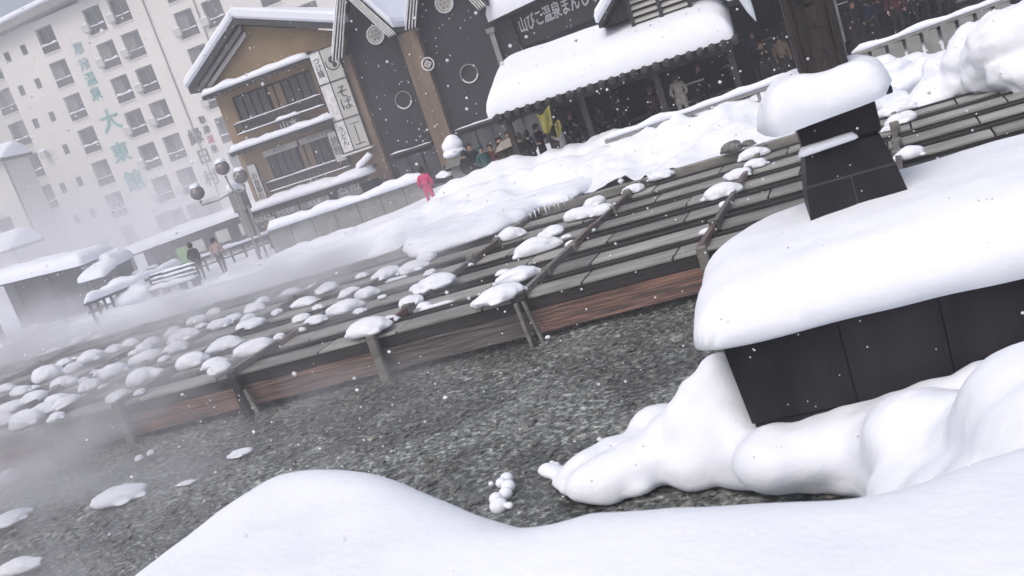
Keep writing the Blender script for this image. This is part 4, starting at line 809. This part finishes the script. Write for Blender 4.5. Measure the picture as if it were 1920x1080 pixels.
# ---- foot bath shelter with the massive snow roof
EY = 30.0
sh = thing('foot_bath_shelter', 'open dark timber shelter under a massive smooth snow roof with a louvred vent', 'shelter', (0, 0, 0))
zE = 3.40
mb = MB(); mb.add([(-8.15, EY, zE), (-.42, EY, zE), (-.42, EY+3.3, zE+.95), (-8.15, EY+3.3, zE+.95), (-.42, EY+6.6, zE), (-8.15, EY+6.6, zE), (-8.15, EY, zE-.12), (-.42, EY, zE-.12), (-.42, EY+3.3, zE+.8), (-8.15, EY+3.3, zE+.8), (-.42, EY+6.6, zE-.12), (-8.15, EY+6.6, zE-.12)],
  [(0, 1, 2, 3), (3, 2, 4, 5), (6, 9, 8, 7), (9, 11, 10, 8), (0, 6, 7, 1), (5, 4, 10, 11), (1, 7, 8, 2), (2, 8, 10, 4), (0, 3, 9, 6), (3, 5, 11, 9)]); mb.obj('roof', WDRK, sh)
TILE = MB().tube([(0, -.20, -.06), (0, .35, .10)], [.12, .12], 10).mesh('eave_tile', BLK, True)
for k in range(23): link('eave_tile', TILE, sh, (-7.95+k*.345, EY-.02, zE-.02))
box('eave_beam', WDRK, sh, -8.1, -.45, EY+.25, EY+.4, zE-.3, zE-.12)
def rtop(X, Y): return zE+.84+.32*np.clip(np.minimum(Y-EY, EY+6.6-Y), 0, 3.3)-.12*np.exp(-((Y-EY-3.3)/.5)**2)
o = snow_sheet('roof_snow', [(-8.3, EY-.12), (-6, EY-.15), (-3, EY-.13), (-.36, EY-.12), (-.36, EY+3.3), (-.36, EY+6.7), (-4, EY+6.7), (-8.3, EY+6.7), (-8.32, EY+3.3)], rtop, zE+.02, .75, .62, .10, amp=.06, nsc=.8, parent=sh, curve=False, jag=.03)
for x in (-7.8, -5.3, -2.9, -.6):
    for y in (EY+.35, EY+6.2): box('post', WDRK, sh, x-.09, x+.09, y-.09, y+.09, .8, zE-.1)
    box('cross_beam', WDRK, sh, x-.07, x+.07, EY+.45, EY+6.1, zE-.35, zE-.15)
box('back_wall', CHAR, sh, -8.0, -.5, EY+6.25, EY+6.35, .8, zE)
box('bench_seat', WGRY, sh, -7.5, -.9, EY+4.6, EY+5.1, 1.6, 1.68)
# louvred vent on the roof
vx0 = PY(1188, 60, EY+1.3); vx1 = PY(1300, 18, EY+1.3); vz = PY(1188, 62, EY+1.3).z+.05
vt = link('roof_vent', MB().box(vx0.x, vx1.x, EY+1.45, EY+3.8, vz-.3, vz+1.25).mesh('roof_vent', BLK), sh)
W3 = vx1.x-vx0.x
for q in (0, .5, 1): box('vent_post', BLK, vt, vx0.x+q*(W3-.12), vx0.x+q*(W3-.12)+.12, EY+1.3, EY+1.44, vz-.1, vz+1.25)
for k in range(6):
    for q in (0, 1):
        xa = vx0.x+.12+q*(W3-.12)/2; xb = xa+(W3-.12)/2-.12; z = vz+.05+k*.2
        sl_ = MB().add([(xa, EY+1.33, z-.03), (xb, EY+1.33, z-.03), (xb, EY+1.44, z+.07), (xa, EY+1.44, z+.07), (xa, EY+1.33, z), (xb, EY+1.33, z), (xb, EY+1.44, z+.10), (xa, EY+1.44, z+.10)], [(3, 2, 1, 0), (4, 5, 6, 7), (0, 1, 5, 4), (1, 2, 6, 5), (2, 3, 7, 6), (3, 0, 4, 7)]).obj('louvre_slat', LGRY, vt)
# vent roof: ridge runs front to back, eaves left and right
xc = (vx0.x+vx1.x)/2; eL = (vx0.x-.95, vz+.42); eR = (vx1.x+.95, vz+.42); apx = (xc, vz+2.1)
MB().prism([(eL[0]+.15, eL[1]+.02), (eR[0]-.15, eR[1]+.02), (apx[0], apx[1]-.12)], EY+1.5, EY+3.8).obj('vent_gable', BLK, vt)
slab('vent_roof', BLK, vt, eL, apx, .14, EY+.95, EY+4.2); slab('vent_roof', BLK, vt, apx, eR, .14, EY+.95, EY+4.2)
slab('vent_snow', SNOW, vt, (eL[0]-.05, eL[1]+.1), (apx[0], apx[1]+.13), .42, EY+.85, EY+4.2, .1); slab('vent_snow', SNOW, vt, (apx[0], apx[1]+.13), (eR[0]+.05, eR[1]+.1), .42, EY+.85, EY+4.2, .1)
# long snow tongue at the shelter's right gable
p = PY(1396, 0, 29.5); q_ = PY(1418, 40, 29.5)
o = MB().tube([p+Vector((-.15, 0, .5)), p+Vector((0, 0, .1)), (p+q_)/2, q_], [.20, .16, .10, .01], 8).obj('hanging_snow', ICE, None, smooth=True); tag(o, 'long pointed spike of hanging snow right of the big snow roof', 'icicle')
o = box('eave_beam', WDRK, None, p.x-.6, p.x+3.0, 29.3, 29.7, p.z+.35, p.z+.6); 
# ---- dark shop fronts behind the crowd, upper right
ds = thing('dark_shop_row', 'dark timber shop row behind the crowd, upper right', 'building', (-.3, 36.5, 0)); 
o.parent = ds; o.location = (.3, -36.5, 0)
for k in range(9):
    box('wall_panel', CHAR if k % 2 else WDRK, ds, k*1.7+.01, k*1.7+1.68, 0+.03*(k % 3), .3, .5, 3.2); box('wall_panel', CHAR, ds, k*1.7+.02, k*1.7+1.67, .0, .3, 3.22, 9)
    if k % 2 == 0: fo = box('shop_window', GLS, ds, k*1.7+.2, k*1.7+1.5, -.06, -.02, 1.6, 2.8); box('window_frame', WGRY, fo, k*1.7+.2, k*1.7+1.5, -.1, -.06, 2.8, 2.88)
box('eave', WDRK, ds, 0, 15.5, -6.2, 0, 4.3, 4.45); MB().box(-.1, 15.6, -6.4, 0, 4.46, 4.95).obj('roof_snow', SNOW, ds, bevel=.15)  # unseen overhang and its snow, added above the frame to shade the crowd
box('shelf', WDRK, ds, 3, 14, -.5, -.1, 1.9, 1.96)
sign('small orange lettered card behind the picket fence, upper right', '営業中', 5.95, 6.5, 2.35, 2.62, 31.5, OCH, BLK, .17, vert=False)
# ---- three-globe street lamp
LY = 37.0
def P3(px, py): return PY(px, py, LY)
b_ = P3(478, 470); tp = P3(436, 352)
lamp = thing('street_lamp', 'grey street lamp with three round snow capped globes in front of the white hotel', 'street lamp', (tp.x, LY, .5))
off = Vector((tp.x, LY, .5))
MB().tube([(0, 0, 0), (0, 0, .6), (0, 0, .65), (0, 0, tp.z-.5)], [.09, .07, .05, .04], 10).obj('pole', MGRY, lamp, smooth=True)
MB().tube([(.38, 0, 0), (.38, 0, tp.z-1.4)], [.05, .05], 8).obj('pole', MGRY, lamp, smooth=True)
GL = bmesh.new(); bmesh.ops.create_uvsphere(GL, u_segments=20, v_segments=14, radius=.31); gm = bpy.data.meshes.new('globe'); GL.to_mesh(gm); GL.free(); gm.materials.append(LAMPG); gm.polygons.foreach_set('use_smooth', [True]*len(gm.polygons))
for q, (px, py) in enumerate(((417, 315), (451, 331), (370, 362))):
    g = P3(px, py)-off; base = Vector((0, 0, tp.z-.5-.15))
    MB().tube([base, base.lerp(g+Vector((0, 0, -.5)), .5)+Vector((0, 0, -.12)), g+Vector((0, 0, -.55)), g+Vector((0, 0, -.34))], [.035, .035, .035, .06], 8).obj('arm', MGRY, lamp, smooth=True)
    gl = link('globe', gm, lamp, tuple(g)); c = link('globe_snow', LUMPS[q+1], gl, (0, 0, .22)); c.scale = (.30, .30, .22)
o = MB().box(-.3, .3, -.3, .3, 0, .9).box(-.22, .22, -.22, .22, -1.2, 0).obj('lamp_box', MGRY, None, loc=tuple(PY(457, 395, LY+.8)), bevel=.03); tag(o, 'boxy grey lantern under a snow cap right of the three-globe lamp', 'lantern')
s = link('box_snow', LUMPS[6], o, (0, 0, .92)); s.scale = (.5, .5, .5)
# ---- stone lantern with big snow cap among the people
p = PY(880, 368, 33.5); q_ = PY(873, 286, 33.5)
sl = thing('stone_lantern', 'stone lantern post carrying a tall rounded cap of snow beside the ochre pillar', 'stone lantern', (p.x, 33.5, p.z))
H_ = q_.z-p.z
mb = MB(); frustum(mb, -.30, .30, -.25, .25, 0, -.26, .26, -.24, .24, H_-.35); mb.obj('shaft', WSTN, sl, bevel=.02)
mb = MB(); frustum(mb, -.42, .42, -.42, .42, H_-.35, -.3, .3, -.3, .3, H_); mb.obj('cap_stone', WSTN, sl, bevel=.02)
blb = blobs('cap_snow', [(0, 0, H_+.12, .44, .42, .20), (0, 0, H_+.38, .40, .38, .32), (.03, 0, H_+.5, .30, .3, .28)], .04, 4, parent=sl, noise=.03)
# ---- people
def person(px, py, y, h, label, coat='black', face=0.0, pose='stand', hood=None, trs=None, bag=False, look=0.0, zoff=0.0, long=False, hat=None, group='people on the far street'):
    """face: direction faced, radians about z (0 = towards the viewer)"""
    p = PY(px, py, y); k = h/1.68
    r = thing('person', label, 'person', (p.x, y, p.z+zoff), face, group); r.scale = (k, k, k)
    J = dict(pel=(0, 0, .92), hl=(.10, 0, .86), kl=(.11, -.03, .47), al=(.11, .02, .08), tl=(.12, -.13, .04), hr=(-.10, 0, .86), kr=(-.12, .02, .47), ar=(-.13, .06, .08), tr=(-.14, -.09, .04),
             w=(0, .01, 1.05), ch=(0, .01, 1.27), nk=(0, .0, 1.42), hd=(0, -.02, 1.53), ht=(0, -.01, 1.62), sl=(.17, .01, 1.36), el=(.24, .04, 1.10), wl=(.23, -.05, .87), fl=(.22, -.09, .79), sr=(-.17, .01, 1.36), er=(-.24, .04, 1.10), wr=(-.23, -.05, .87), fr=(-.22, -.09, .79))
    if pose == 'phone': J.update(el=(.22, -.06, 1.12), wl=(.08, -.27, 1.28), fl=(.05, -.32, 1.34), er=(-.22, -.06, 1.12), wr=(-.08, -.27, 1.28), fr=(-.05, -.32, 1.34))
    if pose == 'umbrella': J.update(er=(-.22, -.08, 1.12), wr=(-.12, -.22, 1.27), fr=(-.12, -.24, 1.34))
    if pose == 'pockets': J.update(el=(.27, .06, 1.10), wl=(.17, -.06, .96), fl=(.14, -.09, .92), er=(-.27, .06, 1.10), wr=(-.17, -.06, .96), fr=(-.14, -.09, .92))
    if pose == 'walk': J.update(kl=(.10, -.16, .50), al=(.10, -.22, .09), tl=(.10, -.36, .06), kr=(-.10, .10, .46), ar=(-.10, .28, .12), tr=(-.10, .22, .03), wl=(.24, .12, .88), fl=(.24, .12, .80), wr=(-.24, -.18, .90), fr=(-.24, -.22, .82))
    if pose == 'bend': 
        for q in ('w', 'ch', 'nk', 'hd', 'ht', 'sl', 'sr', 'el', 'er', 'wl', 'wr', 'fl', 'fr'):
            x_, y_, z_ = J[q]; a = .55; dz = z_-.92; J[q] = (x_, y_*math.cos(a)-dz*math.sin(a), .92+dz*math.cos(a)+y_*math.sin(a))
        J.update(wl=(.2, -.5, .85), fl=(.18, -.58, .8), wr=(-.2, -.5, .85), fr=(-.18, -.58, .8))
    Rr = dict(pel=.145, hl=.10, kl=.065, al=.048, tl=.04, hr=.10, kr=.065, ar=.048, tr=.04, w=.125, ch=.15, nk=.055, hd=.095, ht=.075, sl=.07, el=.05, wl=.034, fl=.036, sr=.07, er=.05, wr=.034, fr=.036)
    def skin(name, keys, edges, rad, root, sub=1):
        me = bpy.data.meshes.new(name); ix = {q: i for i, q in enumerate(keys)}; me.from_pydata([J[q] for q in keys], [(ix[a], ix[b]) for a, b in edges], []); o = bpy.data.objects.new(name, me); C.objects.link(o)
        sk = o.modifiers.new('s', 'SKIN'); 
        for q in keys: v = me.skin_vertices[0].data[ix[q]]; v.radius = (rad[q], rad[q]*(.8 if q in ('ch', 'w', 'pel') else 1)); v.use_root = (q == root)
        sb_ = o.modifiers.new('b', 'SUBSURF'); sb_.levels = sub; sb_.render_levels = sub
        m2 = evalmesh(o); bpy.data.objects.remove(o); m2.polygons.foreach_set('use_smooth', [True]*len(m2.polygons)); m2.name = name; return m2
    ks = list(Rr); ed = [('pel', 'hl'), ('hl', 'kl'), ('kl', 'al'), ('al', 'tl'), ('pel', 'hr'), ('hr', 'kr'), ('kr', 'ar'), ('ar', 'tr'), ('pel', 'w'), ('w', 'ch'), ('ch', 'nk'), ('nk', 'hd'), ('hd', 'ht'), ('ch', 'sl'), ('sl', 'el'), ('el', 'wl'), ('wl', 'fl'), ('ch', 'sr'), ('sr', 'er'), ('er', 'wr'), ('wr', 'fr')]
    body = skin('body', ks, ed, Rr, 'pel'); body.materials.clear(); body.materials.append(SKIN); body.materials.append(trs or TRSR); body.materials.append(BLK)
    for f in body.polygons: f.material_index = 2 if f.center.z < .16 else (1 if f.center.z < 1.0 and abs(f.center.x) < .2 else 0)
    link('body', body, r)
    ck = ['pel', 'w', 'ch', 'nk', 'sl', 'el', 'wl', 'sr', 'er', 'wr']+(['hl', 'hr'] if not long else ['hl', 'hr'])
    cr_ = {q: Rr[q]*(1.28 if q in ('el', 'wl', 'er', 'wr') else 1.18) for q in ck}; cr_['nk'] = .085; cr_['wl'] = cr_['wr'] = .052; cr_['pel'] = .175; cr_['hl'] = cr_['hr'] = .135
    if long: J['hl2'] = (.08, .0, .62); J['hr2'] = (-.08, .0, .62); ck += ['hl2', 'hr2']; cr_['hl2'] = cr_['hr2'] = .17
    ce = [e for e in ed if e[0] in ck and e[1] in ck]+([('hl', 'hl2'), ('hr', 'hr2')] if long else [])
    cm = skin('coat', ck, ce, cr_, 'pel'); cm.materials.clear(); cm.materials.append(COAT[coat]); link('coat', cm, r)
    hd = Vector(J['hd']); ht = Vector(J['ht'])
    bmh = bmesh.new(); bmesh.ops.create_icosphere(bmh, subdivisions=3, radius=1)
    for v in bmh.verts:
        c = v.co.copy(); s_ = .125 if not hood else .145; z = c.z
        v.co = Vector((c.x*s_*.92, c.y*s_*1.0+.025, z*s_*(1.05)+.035)); 
        if c.y < -.25 and z < .45: v.co.y = -.03; v.co.z = max(v.co.z, .02 if not hood else -.02)
        if z < -.1 and not hood: v.co.z = max(v.co.z, -.06)
    hm = bpy.data.meshes.new('hair'); bmh.to_mesh(hm); bmh.free(); hm.polygons.foreach_set('use_smooth', [True]*len(hm.polygons)); hm.materials.append(COAT[hood] if hood else (COAT[hat] if hat else HAIR)); link('hood' if hood else ('hat' if hat else 'hair'), hm, r, tuple((hd+ht)/2-Vector((0, 0, .02))))
    # face: brow, nose, eyes, mouth
    fc = MB(); c = (hd+ht)/2
    fc.add([c+Vector((-.012, -.085, .0)), c+Vector((.012, -.085, .0)), c+Vector((0, -.118, -.035)), c+Vector((0, -.085, -.045))], [(0, 1, 2), (0, 2, 3), (1, 3, 2)]); fc.obj('nose', SKIN, r)
    ey = MB()
    for sx in (-.034, .034): ey.box(c.x+sx-.012, c.x+sx+.012, c.y-.100, c.y-.085, c.z+.0, c.z+.012)
    ey.obj('eyes', HAIR, r); MB().box(c.x-.022, c.x+.022, c.y-.096, c.y-.08, c.z-.068, c.z-.06).obj('mouth', COAT['maroon'], r)
    if pose == 'phone': MB().box(-.04, .04, -.36, -.345, 1.32, 1.46).obj('phone', BLK, r)
    if bag: MB().box(-.16, .16, .13, .27, .98, 1.38).obj('backpack', COAT['charcoal'], r, bevel=.04)
    return r
def umbrella(px, py, y, rad, label, m_, snow=0, tilt=0.0, stick=.9):
    p = PY(px, py, y); u = thing('umbrella', label, 'umbrella', tuple(p)); u.rotation_euler = (tilt*.3, tilt, 0)
    mb = MB(); n = 8; mb.v.append((0, 0, .18))
    for ring, (rr, zz) in enumerate(((.45, .14), (.8, .03), (1, -.09))):
        for k in range(n*2): a = math.pi*k/n; f_ = 1 if k % 2 == 0 else .94; mb.v.append((rad*rr*f_*math.cos(a), rad*rr*f_*math.sin(a), zz*rad/.55))
    N = n*2
    for k in range(N): mb.f.append((0, 1+k, 1+(k+1) % N))
    for g in range(2):
        for k in range(N): mb.f.append((1+g*N+k, 1+(g+1)*N+k, 1+(g+1)*N+(k+1) % N, 1+g*N+(k+1) % N))
    o = mb.obj('canopy', m_, u, smooth=True); MB().tube([(0, 0, .2), (0, 0, -stick)], [.012, .012], 6).obj('shaft', DGRY, u)
    for k in range(n): a = 2*math.pi*k/n; MB().bar((0, 0, .12), (rad*.95*math.cos(a), rad*.95*math.sin(a), -.1*rad/.55), .01, .01).obj('rib', DGRY, u)
    if snow: s_ = link('umbrella_snow', LUMPS[1], u, (0, 0, .05)); s_.scale = (rad*.85, rad*.85, snow)
    return u
G2 = 'crowd behind the picket fence, upper right'
person(383, 527, 35.5, 1.72, 'person in a dark coat seen from behind beside the pale green board', 'charcoal', math.pi, 'pockets', long=True)
person(425, 516, 35.5, 1.66, 'person in a pale pinkish coat walking right of the dark coated person at left', 'pale_pink', math.pi+.4, 'walk')
person(817, 398, 33.2, 1.72, 'person in a bright pink jacket with dark hair by the low wall', 'pink', math.pi, 'pockets', trs=COAT['pink'])
person(855, 378, 34.2, 1.50, 'person in black crouching forward under the snow laden umbrella beside the pink jacket', 'black', .5, 'bend')
umbrella(838, 333, 34.0, .55, 'umbrella loaded with snow held beside the person in pink', COAT['charcoal'], snow=.26, tilt=.15)
person(866, 372, 34.0, 1.66, 'person in black holding up a camera just left of the stone lantern', 'black', .2, 'phone')
person(925, 356, 33.2, 1.62, 'person in a teal coat with hood right of the stone lantern', 'teal', .8, 'pockets', hood='teal', long=True)
person(942, 350, 33.6, 1.60, 'person with a lit pink face and maroon jacket behind the teal coat', 'maroon', -.3, 'stand')
person(962, 345, 33.3, 1.74, 'person in olive coat under the beige umbrella', 'olive', .1, 'umbrella', long=True)
umbrella(957, 268, 33.3, .68, 'beige umbrella held by the person in the olive coat', UMB, tilt=-.1)
person(985, 338, 33.6, 1.68, 'person in black right of the olive coat, seen from behind', 'black', math.pi, 'stand', bag=True)
person(1012, 328, 33.8, 1.64, 'person in dark navy between the black backpack and the white hooded coat', 'navy', 2.6, 'pockets')
person(1071, 318, 31.6, 1.58, 'person in a white hooded coat holding something up in front of the shelter', 'white', -1.2, 'phone', hood='white', long=True)
person(1112, 293, 33.5, 1.5, 'person in grey leaning over the basin under the shelter, left one', 'charcoal', -.9, 'bend')
person(1145, 280, 33.8, 1.58, 'person in dark clothing with pale scarf sitting under the shelter', 'olive', -.4, 'stand')
person(1290, 232, 31.5, 1.62, 'person in a cream belted coat seen from behind under the shelter', 'cream', math.pi, 'pockets', trs=COAT['cream'], long=True)
person(1240, 250, 33.6, 1.62, 'person in maroon deep in the shade of the shelter, left of the cream coat', 'maroon', .4, 'stand')
person(1448, 170, 32.0, 1.60, 'person in black with a reddish hat at the shelter corner', 'black', .2, 'phone', hat='maroon')
person(1482, 160, 32.2, 1.64, 'person in a tan coat left of the carved wooden post', 'tan', 2.8, 'stand')
person(1432, 150, 33.4, 1.66, 'person in navy standing behind the one with the reddish hat', 'navy', -.5, 'pockets')
cl = ['black', 'navy', 'charcoal', 'maroon', 'black', 'teal', 'charcoal', 'black']
ds_ = ['in black nearest the carved post', 'in navy, second from the carved post', 'in charcoal, third from the carved post', 'in maroon, middle of the row', 'in black hooded coat right of the maroon jacket', 'in dark teal, third from the right', 'in charcoal turned sideways, second from the right', 'in black at the right end of the row']
for q in range(8):
    x_ = 1618+q*25; person(x_, 96-q*9.0+ (q % 2)*6, 32.0+(q % 3)*.5, 1.58+.05*(q % 4), 'person '+ds_[q]+' behind the picket fence', cl[q], [.2, 2.9, -.6, .1, 3.0, .7, 1.6, .0][q], ['stand', 'pockets', 'phone', 'stand'][q % 4], hood='black' if q == 4 else None, group=G2)
for q, (px, py, c_, f_, po, lb) in enumerate(((895, 366, 'black', 2.9, 'stand', 'person in black just right of the stone lantern, back turned'), (905, 352, 'charcoal', .4, 'pockets', 'person in charcoal behind the teal coat'), (976, 330, 'charcoal', -.2, 'stand', 'person in charcoal half hidden behind the beige umbrella'), (998, 335, 'black', 3.3, 'pockets', 'person in black between the olive coat and the navy coat'), (1030, 318, 'charcoal', 1.2, 'phone', 'person in charcoal under the yellow banner'), (1092, 296, 'black', .3, 'stand', 'person in black standing under the shelter right of the white hooded coat'), (1180, 268, 'charcoal', 2.8, 'pockets', 'person in charcoal at the middle of the shelter, back turned'), (1330, 210, 'black', .5, 'stand', 'person in black at the right end of the shelter'), (1390, 190, 'charcoal', -.6, 'phone', 'person in charcoal just right of the shelter eave'))):
    person(px, py, 33.0+.3*(q % 3), 1.66, lb, c_, f_, po)
# yellow banners at the shelter's left end
for q, (px, py, w_, h_) in enumerate(((1024, 226, .48, .60), (1047, 242, .24, .36))):
    p = PY(px, py, 29.6); n = 9; mb = MB()
    for i in range(n+1):
        for j in range(n+1):
            u = i/n; v = j/n; mb.v.append(((u-.5)*w_*(1-.25*v), .06*math.sin(u*9+v*3+q), -v*h_-.10*math.sin(u*5+q)+h_/2))
    for i in range(n):
        for j in range(n): a = i*(n+1)+j; mb.f.append((a, a+1, a+n+2, a+n+1))
    for (a, b) in list(enumerate(list(mb.v))): pass
    o = mb.obj('banner', YEL, None, loc=tuple(p), smooth=True); md = o.modifiers.new('t', 'SOLIDIFY'); md.thickness = .012
    tag(o, ['larger crumpled yellow banner hanging under the left eave of the shelter', 'smaller yellow banner strip right of the large one under the shelter eave'][q], 'banner')
# horizontal pole by the cream coat and small items under the shelter
a = PY(1262, 167, 31.8); b = PY(1320, 148, 31.8)
tag(MB().tube([a, b], [.03, .03], 8).obj('handrail', LGRY, None), 'thin pale horizontal bar beside the person in the cream coat', 'bar')
# ------------------------------------------------------------------ falling snow
mb = MB(); rf = random.Random(99)
octv = [(1, 0, 0), (-1, 0, 0), (0, 1, 0), (0, -1, 0), (0, 0, 1), (0, 0, -1)]; octf = [(0, 2, 4), (2, 1, 4), (1, 3, 4), (3, 0, 4), (2, 0, 5), (1, 2, 5), (3, 1, 5), (0, 3, 5)]
fwd = Vector((-math.sin(yaw), math.cos(yaw), 0)); sid = Vector((math.cos(yaw), math.sin(yaw), 0))
for i in range(7500):
    d_ = 2.2+32*rf.random()**.62; l_ = rf.uniform(-.75, .75)*d_; p = fwd*d_+sid*l_; z = CZ+d_*rf.uniform(-.62, .42)
    if z < .1: continue
    r = rf.uniform(.004, .011)*(1+ (rf.random() < .04)*.8) * (1 if d_ < 9 else 1.7)
    mb.add([(p.x+a*r, p.y+b*r, z+c*r) for a, b, c in octv], octf)
FLK = mat('snowflake', (.9, .9, .95), rough=.9)
tag(mb.obj('falling_snow', FLK), 'scattered small snowflakes drifting down through the whole square', 'snowflakes', kind='stuff')
# ------------------------------------------------------------------ air: one even haze, and steam off the hot water
def vol(name, dens, label, x0, x1, y0, y1, z0, z1, aniso=.2):
    m = bpy.data.materials.new(name); m.use_nodes = True; t = m.node_tree; t.nodes.clear(); o_ = t.nodes.new('ShaderNodeOutputMaterial'); v = t.nodes.new('ShaderNodeVolumePrincipled')
    v.inputs['Color'].default_value = (.93, .93, .97, 1); v.inputs['Density'].default_value = dens; v.inputs['Anisotropy'].default_value = aniso; t.links.new(v.outputs[0], o_.inputs['Volume'])
    o = MB().box(x0, x1, y0, y1, z0, z1).obj(name, m, None); tag(o, label, 'air' if name == 'haze' else 'steam', kind='stuff'); return o, m, v
vol('haze', .0025, 'thin cold snowy haze filling the square', -205, 65, -8, 195, -1.7, 44)
def steam(label, box_, dens, lo, hi, sc, ramps):
    o, m_, v = vol('steam', .0, label, *box_, .3); t = m_.node_tree; tc = t.nodes.new('ShaderNodeTexCoord'); mp = t.nodes.new('ShaderNodeMapping'); mp.inputs['Scale'].default_value = sc
    nz = t.nodes.new('ShaderNodeTexNoise'); nz.inputs['Scale'].default_value = 1.5; nz.inputs['Detail'].default_value = 3; nz.inputs['Distortion'].default_value = .7
    t.links.new(tc.outputs['Object'], mp.inputs[0]); t.links.new(mp.outputs[0], nz.inputs['Vector']); sx = t.nodes.new('ShaderNodeSeparateXYZ'); t.links.new(tc.outputs['Object'], sx.inputs[0])
    def mrange(src, a, b, c, d):
        q = t.nodes.new('ShaderNodeMapRange'); q.interpolation_type = 'SMOOTHSTEP'; q.inputs[1].default_value = a; q.inputs[2].default_value = b; q.inputs[3].default_value = c; q.inputs[4].default_value = d; t.links.new(src, q.inputs[0]); return q.outputs[0]
    d = mrange(nz.outputs['Fac'], lo, hi, dens[0], dens[1])
    for ax, a, b, c, e in ramps:
        q = t.nodes.new('ShaderNodeMath'); q.operation = 'MULTIPLY'; t.links.new(d, q.inputs[0]); t.links.new(mrange(sx.outputs[ax], a, b, c, e), q.inputs[1]); d = q.outputs[0]
    t.links.new(d, v.inputs['Density'])
steam('thin wisps of steam drifting over the channels and open water', (-40, 2, 5.5, 27, .02, 2.9), (.03, 1.0), .46, .74, (.28, .34, .6), ((0, -15, -3, 1, .03), (2, .3, 2.8, 1, 0), (0, -40, -34, 0, 1), (1, 5.6, 9, 0, 1)))
steam('dense white steam bank rolling off the basin behind the channels on the left', (-50, -7.0, 22.0, 30.5, .05, 1.75), (.10, 1.1), .38, .62, (.3, .4, .6), ((2, .3, 1.6, 1, 0), (1, 22.2, 25.2, 0, 1), (1, 27.5, 30.3, 1, 0), (0, -15, -7.5, 1, 0), (0, -50, -44, 0, 1)))
steam('pale veil of steam hanging in front of the hotel and inn at the left', (-78, -5.6, 31, 73.5, .0, 17.5), (.022, .070), .35, .68, (.06, .07, .12), ((0, -36, -5.8, 1, .06), (2, .5, 10, 1, .12), (1, 31.2, 34.5, 0, 1)))

steam('mist hiding the foot of the far left shelter and the picket fence', (-52, -19, 30.7, 34.3, .05, 4.2), (.10, .34), .35, .66, (.16, .3, .35), ((0, -31, -21, 1, 0), (2, .5, 4.0, 1, 0), (1, 30.8, 32.0, 0, 1)))
